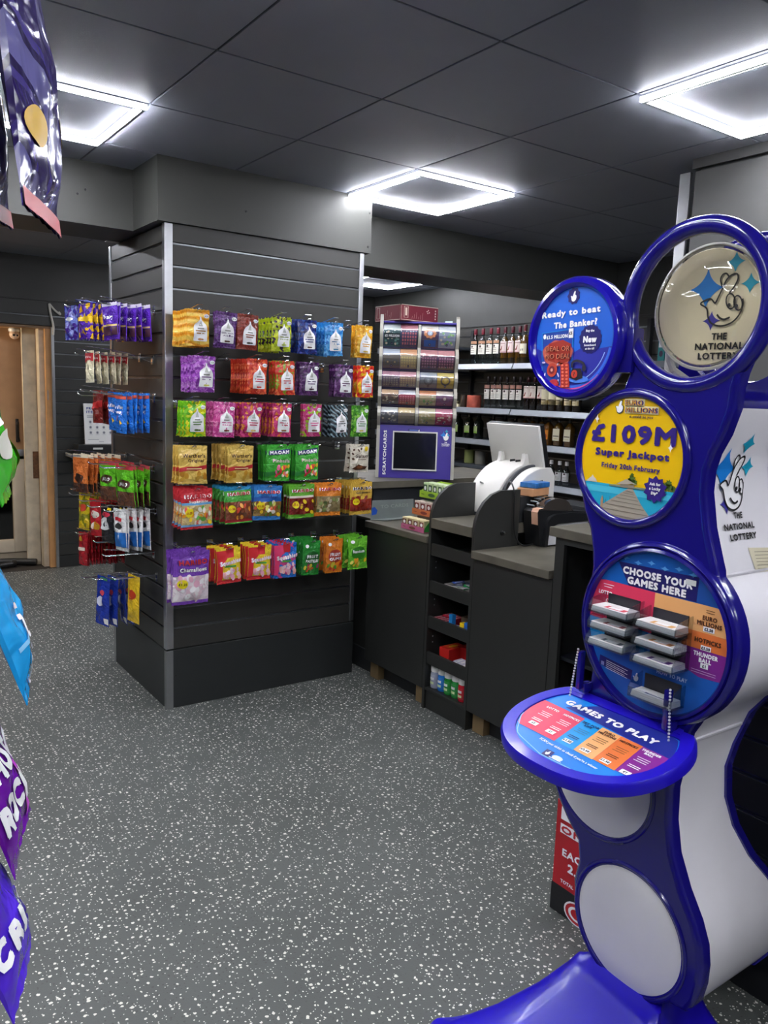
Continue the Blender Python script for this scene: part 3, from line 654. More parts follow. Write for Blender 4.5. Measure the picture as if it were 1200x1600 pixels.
# clear trays, each holding a pile of playslips
CLR = clear('#e8ecee', .03, .10)
def tray(a, q, w, dep, hgt, slip, label, lab2):
    y0, y1 = C2[0]-a-w/2, C2[0]-a+w/2; z0 = C2[1]+q; x1 = SX-.002; x0 = SX-dep
    b = MB(); b.box(x0, x1, y0, y1, z0, z0+.002, CLR); b.box(x0, x0+.0025, y0, y1, z0+.002, z0+hgt*.62, CLR)
    for y in (y0, y1-.0025): b.prism([(x0, z0+.002), (x1, z0+.002), (x1, z0+hgt+.014), (x0+.012, z0+hgt+.004), (x0, z0+hgt*.62)], lambda p, r_, h, y=y: (p, y+h, r_), 0, .0025, CLR)
    b.box(x1-.003, x1, y0+.01, y1-.01, z0+.002, z0+hgt+.012, P('#23222a', .4))
    tr = part('playslip_tray', b, stand, True, smooth=False, label=lab2)
    b = MB()
    for i in range(3): b.box(x0+.005+.001*i, x1-.006, y0+.005+.0006*i, y1-.005-.0007*i, z0+.003+.0045*i, z0+.007+.0045*i, P('#f0eeec', .6, vary=.03))
    b.box(x0+.012, x1-.03, y0+.018, y1-.035, z0+.0161, z0+.0164, ink(slip)); b.box(x0+.014, x1-.032, y0+.03, y1-.045, z0+.0166, z0+.0168, IWHITE)
    solo('playslip_pile', b, label, 'playslips', group='playslip piles in the clear trays', smooth=False)
TW = .108
for a, q, sl, nm in ((-.083, .026, '#d83a4e', 'upper left clear tray beside the red LOTTO panel'), (-.083, -.012, '#9c4a50', 'middle left clear tray under the LOTTO tray'), (-.086, -.052, '#5a6068', 'lowest clear tray of the left column'),
                     (.041, .022, '#e0a850', 'upper right clear tray beside the peach EURO MILLIONS panel'), (.041, -.018, '#d08a4a', 'middle right clear tray beside the orange HOTPICKS panel'), (.041, -.058, '#5a2a80', 'lower right clear tray beside the purple THUNDER BALL panel')):
    tray(a, q, TW, .062, .026, sl, 'white playslips lying in the '+nm, nm)
tray(.036, -.142, .112, .05, .036, '#241f62', 'white and navy leaflets in the big clear tray below HOW TO PLAY', 'big clear tray below HOW TO PLAY')
# ---- white discs low down
for (cy, cz, r_, nm) in ((1.165, .661, .145, 'upper white disc half hidden by the writing shelf'), (1.054, .327, .148, 'large white disc at the foot')):
    b = MB(); b.lathe([(0, .004), (r_*.6, .0035), (r_*.93, .002), (r_, -.001)], P('#f0eeec', .45, vary=.02), (SX, cy, cz), 64, AX)
    part('white_disc', b, stand, True, label=nm)
    b = MB(); b.torus((SX+.001, cy, cz), AX, r_+.006, .006, BLUE, 72, 10); part('bezel', b, stand, True)
# ---- writing shelf, tilted down towards the customer
SH0 = Vector((1.48, 1.1, .85)); su = Vector((0, -1, 0)); sv = Vector((1, 0, .2)).normalized(); sn = su.cross(sv)
if sn.z < 0: sn = -sn
shf = lambda a, q, h: tuple(SH0+su*a+sv*q+sn*h)
def oval(rx, ry, cy, top, n=64):
    p = []
    for i in range(n):
        q = 2*PI*i/n; x = rx*math.copysign(abs(math.cos(q))**.86, math.cos(q)); y = cy+ry*math.copysign(abs(math.sin(q))**.92, math.sin(q))
        p.append((x+.004, min(y, top)))
    return p
so = oval(.215, .186, -.103, .018); si = oval(.182, .153, -.103, -.012)
b = MB()
b.rings([[shf(a, q, h) for a, q in (so if k else [(x*.93, y*.93-.006) for x, y in so])] for k, h in ((0, -.036), (1, -.024), (1, -.004))]+[[shf(a*.975+.0001, (q+.1)*.975-.1, .004) for a, q in so], [shf(a, q, .002) for a, q in si], [shf(a, q, -.002) for a, q in si]], BLUE_LIT, True, True)
for a in (-.135, .13): b.prism([(a-.02, 0), (a+.02, 0), (a+.012, .028), (a-.012, .028)], shf, -.012, .004, BLUE_LIT)
shelf = part('writing_shelf', b, stand, True, angle=.7)
d = Decal(lambda a, q, h: shf(a, q, -.0018+h)); R2 = [(a*.995, q) for a, q in si]
d.poly(R2, ink('#1782dc'), 0)
def clips(pts, n=10):
    o = []
    for i, p in enumerate(pts):
        q = pts[(i+1) % len(pts)]
        for k in range(n):
            x, y = p[0]+(q[0]-p[0])*k/n, p[1]+(q[1]-p[1])*k/n
            e = (abs((x-.004)/.181)**2.2+abs((y+.103)/.152)**2.1)**.47
            o.append((x, y) if e < 1 else (.004+(x-.004)/e, -.103+(y+.103)/e))
    return o
d.poly(clips([(-.06, -.012), (.19, -.012), (.19, -.09), (.03, -.075), (-.115, -.066)]), ink('#1f2a8c'), 1)
for a0_, a1_, m_ in ((-.2, -.046, PINKR), (-.046, .007, LBLUE), (.007, .06, PEACH), (.06, .118, ORNG), (.118, .2, PURP)):
    d.poly(clips([(a0_, -.077-.06*(a0_+.046)*.6), (a1_, -.077-.06*(a1_+.046)*.6), (a1_+.012, -.192), (a0_+.012, -.19)]), m_, 2)
d.line(clips([(-.175, -.15), (-.12, -.222), (-.02, -.25), (.08, -.248)], 6)[:18], .0025, ink('#8cc8f4'), 3)
d.text('GAMES TO PLAY', .002, -.049, .0225, IWHITE, 4, w=.258, rot=-.04, bold=.075)
for a, s_, m_ in ((-.128, 'LOTTO', IWHITE), (-.07, 'HOTPICKS', IWHITE), (-.016, 'SET FOR\nLIFE', NAVY), (.037, 'EURO\nMILLIONS', TX), (.092, 'HOTPICKS', TX), (.147, 'THUNDER\nBALL', IWHITE)):
    d.text(s_, a, -.094-.05*(a+.1)*.3, .0085, m_, 4, w=.046 if len(s_) > 5 else .036, bold=.05)
    for i, y in enumerate((-.117, -.124, -.131)): d.rect(a-.014+.004*(i % 2), a+.018, y-.02*(a+.1), y-.02*(a+.1)+.0018, IWHITE if m_ is IWHITE else ink('#3f6a8a' if m_ is NAVY else '#8a5a30'), 4)
    for y in (-.15, -.156): d.rect(a-.01, a+.018, y-.02*(a+.1), y-.02*(a+.1)+.0022, m_, 4)
for a, q, s_ in ((-.118, -.169, '£2'), (-.064, -.171, '£1'), (-.011, -.174, '£1.50'), (.041, -.177, '£2.50'), (.097, -.18, '£1.50'), (.151, -.184, '£1')): d.rect(a-.012, a+.012, q-.0065, q+.0065, IWHITE, 5); d.text(s_, a, q, .0075, INKB, 6, bold=.05)
d.text('SCAN your ticket to check if you\'re a winner', .02, -.208, .0085, IWHITE, 4, w=.165, rot=-.04, bold=.03)
d.poly([(-.022, -.226), (.0, -.226), (.003, -.248), (-.019, -.248)], NAVY, 4); mini_hand(d, -.01, -.237, .008, IWHITE, 6); d.ell(.018, -.238, .014, .008, ink('#d8e4f0'), 4, n=12); d.rect(.0, .034, -.246, -.2445, IWHITE, 5)
part('shelf_poster', d, shelf, True)
def chain(p0, p1, sag=0):
    b = MB(); p0 = Vector(p0); p1 = Vector(p1); L_ = (p1-p0).length; n = int(L_/.0068)
    for i in range(n+1): t_ = i/n; b.ball(p0+(p1-p0)*t_, .0029, P('#d4d6d8', .3, .3), 8)
    b.tube([p0, p1], .0008, CHROME, 5)
    part('bead_chain', b, stand, True)
chain((1.455, 1.222, .97), (1.452, 1.235, .852)); chain((1.455, .967, .953), (1.45, .957, .845))
b = MB(); b.box(1.455, 1.472, 1.212, 1.2235, .872, .966, BLUE, .003); b.box(1.47, 1.5, 1.208, 1.226, .862, .885, BLUE, .003); part('shelf_arm', b, stand, True)
b = MB(); b.box(1.455, 1.472, .969, .982, .86, .95, BLUE, .003); b.box(1.47, 1.5, .967, .985, .852, .875, BLUE, .003); part('shelf_arm', b, stand, True)
# ---- side logo and small sticker
def side_y(z):
    best = None
    for i in range(len(core)-1):
        (ya, za), (yb, zb) = core[i], core[i+1]
        if min(za, zb) <= z <= max(za, zb) and abs(zb-za) > 1e-6:
            y = ya+(yb-ya)*(z-za)/(zb-za)
            best = y if best is None else min(best, y)
    return best if best is not None else .95
d = Decal(lambda a, q, h: (a, side_y(q)-.0012-h, q), cut=((), tuple(1.15+.012*i for i in range(34))))
LO = .00029; hand_logo(d, 1.601, 1.392, LO, INKB, IWHITE, True, 1, 1.0)
d.text('THE', 1.62, 1.3225, .0145, INKB, 3, bold=.05); d.text('NATIONAL', 1.622, 1.299, .0145, INKB, 3, w=.114, bold=.05); d.text('LOTTERY', 1.63, 1.277, .0145, INKB, 3, w=.1, bold=.05)
part('side_logo', d, spanel, True)
d = Decal(lambda a, q, h: (a, side_y(q)-.0012-h, q), cut=((), tuple(1.15+.012*i for i in range(34))))
d.poly([(1.64, 1.252), (1.735, 1.245), (1.745, 1.195), (1.652, 1.2)], P('#d9d2b6', .55), 1)
for i in range(6): d.line([(1.66, 1.242-.007*i), (1.72, 1.238-.007*i)], .0012, ink('#8a8470'), 2)
part('sticker', d, spanel, True, label='small cream notice sticker')
# ---- panel joints on the white side
for zz in (1.203, .822):
    b = MB(); y_ = side_y(zz); x1 = depth(zz)-.015
    b.rings([[(x, side_y(zz-.004)-.0005, zz-.004), (x, y_-.004, zz-.003), (x, y_-.004, zz+.001), (x, side_y(zz+.004)+.002, zz+.004)] for x in (SX+.036, (SX+x1)/2, x1)], P('#dddbe0', .3), False, False, False)
    part('panel_joint', b, spanel, True)
# ---- spreading foot
fo = [(x, y) for x, y in bez([(1.10, 1.10), (1.11, 1.30), (1.18, 1.365), (1.237, 1.345), (1.32, 1.318), (1.403, 1.308), (1.5, 1.295), (1.62, 1.302), (1.70, 1.322), (1.755, 1.3), (1.775, 1.2), (1.775, 1.0), (1.755, .87), (1.70, .85), (1.6, .86), (1.5, .86), (1.403, .845), (1.32, .835), (1.237, .81), (1.18, .79), (1.11, .85), (1.10, 1.10)], 4)][:-1]
def toward(pts, f, z): return [(1.62+(x-1.62)*f if x > 1.62 else 1.62+(x-1.62)*(f*.9+.1*f), 1.05+(y-1.05)*(f*.72+.2), z) for x, y in pts]
b = MB(); b.rings([[(x, y, 0) for x, y in fo], [(x, y, .01) for x, y in fo], toward(fo, .96, .02), toward(fo, .72, .06), toward(fo, .5, .115), toward(fo, .34, .172), toward(fo, .30, .19)], BLUE_LIT, True, True)
part('foot', b, stand, True, angle=.9)
# ================================================================== SLATTED PILLAR
PX0, PX1, PY0, PY1 = 1.33, 2.403, 3.63, 4.44
pil = thing('slatwall_pillar', 'square dark grey slatwall pillar hung with sweets under the beam', 'pillar', (1.87, 4.03, 0))
b = MB(); b.box(PX0+.02, PX1-.02, PY0+.02, 3.9, .2, 2.285, DARK2); b.box(PX0+.02, PX1-.02, 3.9, PY1, .2, 2.28, DARK2); part('core', b, pil, True, smooth=False)
b = MB(); slats(b, lambda a, z, d: (a, PY0+.014-d, z), PX0+.034, PX1-.022, .295, 2.287, DARK); part('front_slat_panel', b, pil, True, smooth=False)
b = MB(); slats(b, lambda a, z, d: (PX0+.014-d, a, z), PY0+.02, PY1, .295, 2.281, DARK); part('side_slat_panel', b, pil, True, smooth=False)
b = MB(); slats(b, lambda a, z, d: (PX1-.014+d, a, z), PY0+.02, PY1, .295, 2.281, DARK); part('side_slat_panel', b, pil, True, smooth=False)
PL = P('#272a2a', .42, vary=.05)
b = MB(); b.box(PX0, PX1+.002, PY0-.006, PY1, 0, .293, PL, .002); part('plinth', b, pil, True, smooth=False)
b = MB(); b.box(PX0-.003, PX0+.036, PY0-.004, PY0+.03, .3, 2.286, ALU, .003); part('corner_trim', b, pil, True, smooth=False)
b = MB(); b.box(PX1-.024, PX1+.003, PY0-.004, PY0+.03, .3, 2.286, ALU, .003); part('corner_trim', b, pil, True, smooth=False)
b = MB(); b.box(PX0-.003, PX0+.02, PY1-.01, PY1+.02, .0, 2.281, ALU, .002); part('corner_trim', b, pil, True, smooth=False)
b = MB(); b.box(PX0-.004, PX0+.032, PY0-.01, PY0+.02, 0, .292, P('#a0a2a2', .4, .9), .003); part('plinth_trim', b, pil, True, smooth=False)
b = MB(); b.lathe([(.005, 0), (.004, .002)], BLACK, (PX0+.045, PY0-.006, .16), 10, (XYZ[0], XYZ[2], -XYZ[1])); part('screw', b, pil, True)

# ------------------------------------------------------------------ wire hooks (local: back plate at y = 0, prong runs to -y)
HOOKS = {}
def hook(L, loc, rz, label, group=None):
    if L not in HOOKS:
        t = thing('wire_hook', label, 'hook', loc, rz, group)
        b = MB(); b.box(-.016, .016, -.004, 0, -.03, .008, CHROME, .001); b.box(-.016, .016, -.002, .008, .006, .012, CHROME); part('back_plate', b, t)
        b = MB(); w = .008
        b.tube([(-w, -.003, 0), (-w, -L+.02, 0), (-w, -L+.004, .006), (-w*.6, -L, .011), (w*.6, -L, .011), (w, -L+.004, .006), (w, -L+.02, 0), (w, -.003, 0)], .0024, CHROME, 8); part('prong', b, t)
        b = MB(); b.tube([(0, -.003, -.022), (0, -L*.5, .018), (0, -L+.03, .03), (0, -L+.012, .03)], .0016, CHROME, 6); b.tube([(-.016, -L+.012, .03), (.016, -L+.012, .03)], .0016, CHROME, 6); part('ticket_arm', b, t)
        HOOKS[L] = t; return t
    return copy_tree(HOOKS[L], loc, rz, label, group)

# ------------------------------------------------------------------ filled bags (local: hang hole at the origin, front faces -y)
class BagPrint(Decal):
    bag = True; wk = 1.0
    def __init__(s, w, h, T, seed, top=.012):
        s.w, s.h, s.T, s.sd = w, h, T, seed; s.top = top
        super().__init__(lambda u, v, q: s.surf(u, v, -1, q), step=.0006, lift=.0012, cut=(tuple(-.5+i/8 for i in range(1, 8)), tuple(i/10 for i in range(1, 10))))
    def surf(s, u, v, side, q=0):
        hd = .09; ft = .06
        if v > 1-hd or v < ft: f = 0.06
        else:
            e = (v-ft)/(1-hd-ft); f = (math.sin(PI*min(1, max(0, e**.8))))**.55
        g = max(0, 1-abs(2*u)**2.6)
        wob = .0022*math.sin(9*u+11*v+s.sd)+.0018*math.sin(19*v-8*u+2*s.sd)+.0012*math.sin(23*u+5*v+s.sd); wob *= s.wk
        d = s.T*f*(.16+.84*g)+.0006+wob*(.25+f)*g
        pinch = 1-.05*f+.018*math.sin(7*v+s.sd)+.01*math.sin(17*v+s.sd)
        if side > 0: d = s.T*.55*f*(.16+.84*g)+.0006-wob*(.25+f)*g*.8
        y = side*(d+q)+.0022*math.sin(5*u+s.sd)*(1-v)
        return (u*s.w*pinch, y, s.top-(1-v)*s.h)
    def body(s, mat, back=None, bands=()):
        nu, nv = 12, 20; k = len(s.v)
        vs0 = [-.0]
        V = [0, .02, .04, .06]+[.06+(.85)*(i/14) for i in range(1, 15)]+[.93, .96, .98, 1]
        for side in (-1, 1):
            vs = []; fs = []; ms = []
            for j, v in enumerate(V):
                for i in range(nu+1):
                    p = s.surf(-.5+i/nu, v, side)
                    if j == 0 or j == len(V)-1: p = (p[0], p[1], p[2]+(.0012 if i % 2 else -.0012))
                    vs.append(p)
            for j in range(len(V)-1):
                for i in range(nu): fs.append((j*(nu+1)+i, j*(nu+1)+i+1, (j+1)*(nu+1)+i+1, (j+1)*(nu+1)+i)); ms.append((V[j]+V[j+1])/2)
            for f, vm in zip(fs, ms):
                pass
            groups = {}
            for f, vm in zip(fs, ms):
                m = mat if side < 0 else (back or mat)
                for (v0, v1, bm_) in bands:
                    if v0 <= vm <= v1: m = bm_
                groups.setdefault(m, []).append(f)
            o = len(s.v); s.v += vs
            for m, ff in groups.items():
                kx = s.mi(m)
                for f in ff: s.f.append(tuple(i+o for i in (f if side < 0 else f[::-1]))); s.m.append(kx)
        # side seams
        n = (nu+1)*len(V); o = len(s.v)-2*n; kx = s.mi(mat)
        for j in range(len(V)-1):
            for i in (0, nu):
                a_, b_ = o+j*(nu+1)+i, o+(j+1)*(nu+1)+i
                s.f.append((a_, b_, b_+n, a_+n)); s.m.append(kx)
        return s
HOUSE = [(-.46, 0), (.46, 0), (.5, .04), (.5, .52), (.47, .62), (.4, .7), (.26, .77), (.13, .83), (.06, .9), (.03, 1), (-.03, 1), (-.06, .9), (-.13, .83), (-.26, .77), (-.4, .7), (-.47, .62), (-.5, .52), (-.5, .04)]
def house(d, cx=.08, v0=.14, w=.64, h=.66, m=None, words=(), blob='#7a4a2a', tw='#8a3a4a'):
    m = m or IWHITE
    d.poly([(cx+x*w, v0+y*h) for x, y in HOUSE], m, 1)
    d.poly([(cx-.09, v0+h*.62), (cx+.09, v0+h*.62), (cx+.05, v0+h*.74), (cx, v0+h*.86), (cx-.05, v0+h*.74)], ink('#b9bcb4'), 2)
    d.rect(cx-.14, cx+.14, v0+h*.5, v0+h*.55, ink('#8a8a84'), 2)
    for i, t in enumerate(words): d.text(t, cx, v0+h*(.42-.11*i), .042, ink(tw), 2, w=w*.86, bold=.05)
    if not words:
        for i in range(2): d.rect(cx-w*.36+.03*i, cx+w*.36-.03*i, v0+h*(.4-.1*i), v0+h*(.4-.1*i)+.03, ink(tw), 2)
    d.ell(cx-.03, v0+.05, .1, .03, ink(blob), 2, n=12); d.ell(cx+.08, v0+.05, .07, .024, ink(blob), 3, n=10)
    d.ell(.36, .83, .12, .055, IWHITE, 1, n=14); d.text('£1.25', .36, .83, .04, INKB, 2, w=.16, bold=.03)
def sweets(d, cols, v0, v1, n, r=.07, seed=1, u0=-.44, u1=.44, lv=2):
    rnd = random.Random(seed)
    for i in range(n): d.ell(rnd.uniform(u0, u1), rnd.uniform(v0, v1), r*rnd.uniform(.7, 1.2), r*.7*rnd.uniform(.7, 1.2), ink(cols[i % len(cols)]), lv+(i % 3), rot=rnd.uniform(0, 3), n=10)
DES = {}
def design(key, w, h, T, base, draw, back=None, bands=(), seed=0):
    d = BagPrint(w, h, T, seed or (len(DES)*1.7)); d.body(base, back, bands); draw(d)
    me = link_mesh('sweet_packet', d, True, .9)
    m = me.data; bpy.data.objects.remove(me); m.name = 'packet_'+key; DES[key] = (m, w, h, T)
def packet(key, name, loc, rz, label, group, tilt=0, cat='sweets packet'):
    o = bpy.data.objects.new(name, DES[key][0]); COL.objects.link(o); o.location = loc; o.rotation_euler = (tilt, rnd.uniform(-.045, .045), rz)
    return tag(o, label, cat, group)
rnd = random.Random(11)
# --- picture of each packet
Hs = dict(w=.104, h=.156, T=.011)
def bonds(key, cols, pat, sc, words=(), blob='#7a4a2a', tw='#8a3a4a', rough=.3):
    words = words if key == 'plum' else ()
    design(key, .106, .158, .011, foil(cols, pat, sc, rough), lambda d: house(d, words=words, blob=blob, tw=tw))
bonds('gold', ['#d98a12', '#f2b632', '#f7cf5a'], 'swirl', 9, (), '#b0743a', '#a8762a')
bonds('plum', ['#4a2560', '#5c3074', '#6a3f86'], 'check', 95, ('CHOCOLATE', 'RAISINS'), '#5a3a24', '#5a3a6a')
bonds('tweed', ['#7a2c1c', '#c45a2a', '#8c2f22'], 'check', 110, (), '#3a3a2a', '#8a4a2a')
bonds('lime', ['#b6c820', '#d3dc34', '#3a2a38', '#a9bf1c'], 'mosaic', 42, (), '#c8d86a', '#7a8a2a')
bonds('navy', ['#1e2a72', '#1a2f8a', '#274aa0', '#1b2058'], 'mosaic', 40, (), '#4a2a1a', '#3a3a7a')
bonds('sky', ['#2a8ad8', '#6ab8f0', '#1c6cc0', '#4aa4e6'], 'mosaic', 46, (), '#5aa0c8', '#3a7aa8')
bonds('amber', ['#e8a820', '#f4c850', '#d8901a', '#f0b838'], 'mosaic', 38, (), '#f0d070', '#c8943a')
bonds('violet', ['#b266c8', '#8c3aa8', '#c888d8', '#a04cba', '#7a3094'], 'mosaic', 44, (), '#d8d070', '#7a4a8a')
bonds('flame', ['#d8402a', '#e8582e', '#c83424', '#f07040'], 'mosaic', 40, (), '#d84a3a', '#c8303a')
bonds('coral', ['#d83a2a', '#e8703a', '#8ca02a', '#e04a2c'], 'mosaic', 40, (), '#e0604a', '#c8303a')
bonds('grape', ['#43204f', '#572a66', '#6a3a78', '#3a1a46'], 'mosaic', 40, (), '#3a1a2a', '#4a2a5a')
bonds('grape2', ['#3c1c48', '#54285e', '#7a4a86', '#331640'], 'mosaic', 34, (), '#4a1a3a', '#5a2a5a')
bonds('sunset', ['#e83020', '#f6c81c', '#f0781e', '#d82418'], 'mosaic', 36, (), '#b86a4a', '#d8303a')
bonds('citrus', ['#7ed01e', '#e8e020', '#5cb418', '#c6dc22'], 'mosaic', 34, (), '#4a6a1a', '#4a7a2a')
bonds('pink', ['#d85aa4', '#c8408c', '#e884bc', '#b83480'], 'mosaic', 46, (), '#8a4a3a', '#b83a7a')
bonds('magenta', ['#c02c6c', '#d84a84', '#e88a3a', '#b0245e'], 'mosaic', 40, (), '#d8b86a', '#c83a5a')
bonds('magenta2', ['#b82a68', '#cf3f78', '#e07a34', '#d83a70'], 'mosaic', 36, (), '#a8703a', '#c83a5a')
bonds('garden', ['#c83c78', '#9cc02a', '#d86a98', '#c02c66'], 'mosaic', 40, (), '#6a4a2a', '#c83a7a')
bonds('slate', ['#16222a', '#1c2c34', '#8aa4ac'], 'stripe', 26, (), '#22262a', '#3a4a52')
bonds('leaf', ['#3c8a1c', '#5cae2a', '#2c7414', '#7cc03c'], 'mosaic', 40, (), '#d8c83a', '#3a7a2a')
def wert(d):
    d.text("Werther's", .02, .74, .105, ink('#4a2c14'), 2, w=.78, bold=.03); d.text('Original', .08, .62, .085, ink('#4a2c14'), 2, w=.55, bold=.03)
    d.poly([(-.5, .42), (-.2, .46), (.1, .45), (.5, .5), (.5, .4), (.1, .35), (-.2, .36), (-.5, .31)], ink('#b8202a'), 1); d.rect(-.25, .3, .39, .415, ink('#f2dca0'), 3)
    sweets(d, ['#c8922a', '#d8a83a', '#b47c1e'], .14, .28, 9, .09, 3)
design('butter', .134, .172, .012, foil(['#d8a840', '#ecc968', '#c8962e'], 'plain', 30, .22), wert)
def maoam(d):
    d.poly([(-.42, .72), (.44, .78), (.44, .92), (-.42, .84)], ink('#1a2468'), 1); d.text('MAOAM', .01, .815, .105, IWHITE, 3, w=.78, rot=.06, bold=.08)
    d.text('Pinballs', .08, .58, .1, ink('#f0d8d8'), 2, w=.7, bold=.04); sweets(d, ['#e83a4a', '#f0d02a', '#f08a2a', '#f4f0d8', '#e86a9a'], .16, .46, 16, .075, 5, -.15, .42)
    d.poly([(-.5, .1), (-.1, .2), (-.1, .28), (-.5, .24)], ink('#1f7a2c'), 1)
design('green_chew', .132, .17, .012, foil(['#2f9a34', '#48b83c', '#258a2c'], 'plain', 30, .24), maoam)
def galaxy(d):
    d.text('Galaxy', .08, .6, .13, ink('#3a2418'), 2, w=.72, bold=.02); d.rect(-.12, .3, .46, .485, ink('#8a7a68'), 2)
    for x, y in ((-.38, .5), (-.32, .82), (-.1, .8), (-.4, .68), (.06, .85)): d.ell(x, y, .06, .04, ink('#5a4030'), 1, rot=x*9, n=10)
    d.burst(.34, .84, .1, ink('#f0d020'), 2, 10, .9); d.poly([(-.4, .14), (-.1, .3), (.1, .24), (.42, .2), (.3, .1), (-.2, .09)], ink('#4a2a18'), 1); d.ell(-.05, .2, .16, .06, ink('#7a4a2c'), 2)
design('cream_choc', .12, .142, .013, foil(['#d8d0bc', '#e6dfce', '#c8bfa8'], 'plain', 30, .24), galaxy)
def hari(d, sub, subc, cols, lab='#f4f0e4', ink_='#b8202a', seed=1, bigv=.82, price=True):
    d.text('HARIBO', .03, bigv, .1, IWHITE, 2, w=.84, bold=.12); d.text('HARIBO', .03, bigv, .095, ink(ink_), 4, w=.78, bold=.07)
    if sub: d.text(sub, .04, bigv-.125, .07, ink(subc), 3, w=.62, bold=.05)
    sweets(d, cols, .16, .55, 26, .075, seed)
    if price: d.ell(-.28, .42, .13, .105, ink('#f2e020'), 5, n=18); d.text('£1.25', -.28, .42, .06, ink('#b8202a'), 7, w=.19, bold=.05)
DK = foil(['#6a3a2a', '#8a4a34', '#5a3024'], 'plain', 60, .2)
design('mix_red', .15, .184, .014, foil(['#c82834', '#d83a42', '#b41f2c'], 'plain', 30, .22), lambda d: hari(d, 'Supermix', '#f4f4f0', ['#f0d02a', '#e8e4d8', '#e05a4a', '#6ab84a', '#f0a02a', '#f4f0e0']), bands=((.14, .6, foil(['#c8a86a', '#d8c48a', '#b88a5a'], 'plain', 70, .2)), (.6, .64, ink('#6ab0e0')), (.09, .14, ink('#7ab8e4'))))
design('cola_green', .14, .172, .014, foil(['#3f9a3a', '#52ae44', '#338a30'], 'plain', 30, .22), lambda d: hari(d, None, '#ffffff', ['#6a3a24', '#e0503a', '#7a4428', '#58321e', '#8a5030', '#d8902a']), bands=((.12, .62, DK), (.04, .12, ink('#a8242a')), (.9, 1, foil(['#2a86b8', '#3a9ac8'], 'plain', 30, .22))))
design('bear_blue', .148, .166, .013, foil(['#2a72c0', '#3a86d0', '#1f62b0'], 'plain', 30, .22), lambda d: hari(d, 'Giant Bears', '#1a3a8a', ['#f0c82a', '#e8e070', '#8a5a2a', '#f4f0e0', '#d85a3a', '#5a8a2a']), bands=((.15, .56, foil(['#b89a4a', '#8a6a3a', '#c8b05a'], 'plain', 70, .2)), (.56, .64, ink('#1c58a8'))))
design('cola_lime', .148, .168, .013, foil(['#5aa82c', '#6cbc38', '#4c9824'], 'plain', 30, .22), lambda d: hari(d, None, '#ffffff', ['#7a2a24', '#8a342a', '#6a2420', '#f0d02a', '#7a2a24']), bands=((.15, .6, foil(['#8a2a26', '#7a221f', '#9a3a30'], 'plain', 60, .2)), (.6, .66, ink('#e8dcc8'))))
design('orange_ring', .15, .166, .013, foil(['#e07a20', '#ec8e30', '#d06a18'], 'plain', 30, .22), lambda d: hari(d, None, '#ffffff', ['#7a8a4a', '#b8a878', '#8a7a58', '#c8bca0', '#5a6a3a'], seed=4, price=False), bands=((.1, .58, foil(['#a89468', '#8a7a54', '#b8a478'], 'plain', 60, .2)),))
design('bear_gold', .142, .168, .013, foil(['#c89a2a', '#dcb448', '#b88a20'], 'plain', 30, .2), lambda d: hari(d, 'Goldbears', '#3a2a14', ['#8a2a20', '#a83a24', '#7a221c', '#9a3224'], ink_='#2a1c14', seed=8), bands=((.12, .5, foil(['#8a2c22', '#a23a2a', '#7a241e'], 'plain', 60, .2)),))
def cham(d):
    d.text('HARIBO', .04, .8, .105, ink('#4a1f7a'), 2, w=.84, bold=.15); d.text('HARIBO', .04, .8, .1, ink('#b82a34'), 4, w=.78, bold=.08); d.text('Chamallows', .04, .665, .085, ink('#4a1f7a'), 2, w=.8, bold=.12); d.text('Chamallows', .04, .665, .08, IWHITE, 4, w=.76, bold=.04)
    sweets(d, ['#f0d4dc', '#f6f0f0', '#e8b0c4', '#f4e8ea', '#e6c4d0', '#f8f4f4'], .1, .52, 34, .085, 6); d.ell(-.27, .41, .14, .085, ink('#f2e020'), 6, n=18); d.text('£1.25', -.27, .41, .05, INKB, 8, w=.2, bold=.05)
design('mallow', .178, .25, .019, foil(['#6a34a4', '#7c48b4', '#5c2894'], 'plain', 30, .22), cham, bands=((.07, .54, foil(['#e8ccd8', '#f2e4ea', '#dcb8c8'], 'plain', 40, .22)),))
def squash(d, c1):
    d.poly([(-.5, .94), (-.1, .94), (-.1, .72), (-.3, .55), (-.32, .1), (-.5, .1)], ink(c1), 1); d.poly([(-.1, 1), (.22, 1), (.2, .74), (-.1, .74)], ink('#c8202a'), 1)
    d.text('Squashies', .06, .62, .14, ink('#f08ab0'), 3, w=.94, rot=.08, bold=.12); d.text('Squashies', .06, .62, .13, IWHITE, 5, w=.9, rot=.08, bold=.06); d.rect(-.2, .28, .47, .52, ink('#4a9a3a'), 3)
    sweets(d, ['#f0a8bc', '#f6dce0', '#f4b8a8', '#f0c8d0'], .14, .42, 16, .09, 9, -.28, .42, 4)
design('squash_yellow', .122, .17, .012, foil(['#ecc820', '#f4d83a', '#e0b818'], 'plain', 30, .24), lambda d: squash(d, '#d02a30'), bands=((0, .12, foil(['#d02a30', '#dc3a3c'], 'plain', 30, .24)),))
design('squash_blue', .122, .176, .012, foil(['#2a70c8', '#3a86d8', '#d04a8a', '#2464b8'], 'mosaic', 26, .24), lambda d: squash(d, '#d83a6a'))
def past(d, t1, t2, c, cc):
    d.ell(.02, .5, .4, .2, ink(c), 1, n=20); d.text(t1, .02, .56, .1, IWHITE, 4, w=.62, bold=.07); (d.text(t2, .02, .43, .09, IWHITE, 4, w=.7, bold=.07) if t2 else None); sweets(d, cc, .12, .3, 9, .08, 4); d.ell(-.28, .85, .1, .05, IWHITE, 2, n=12)
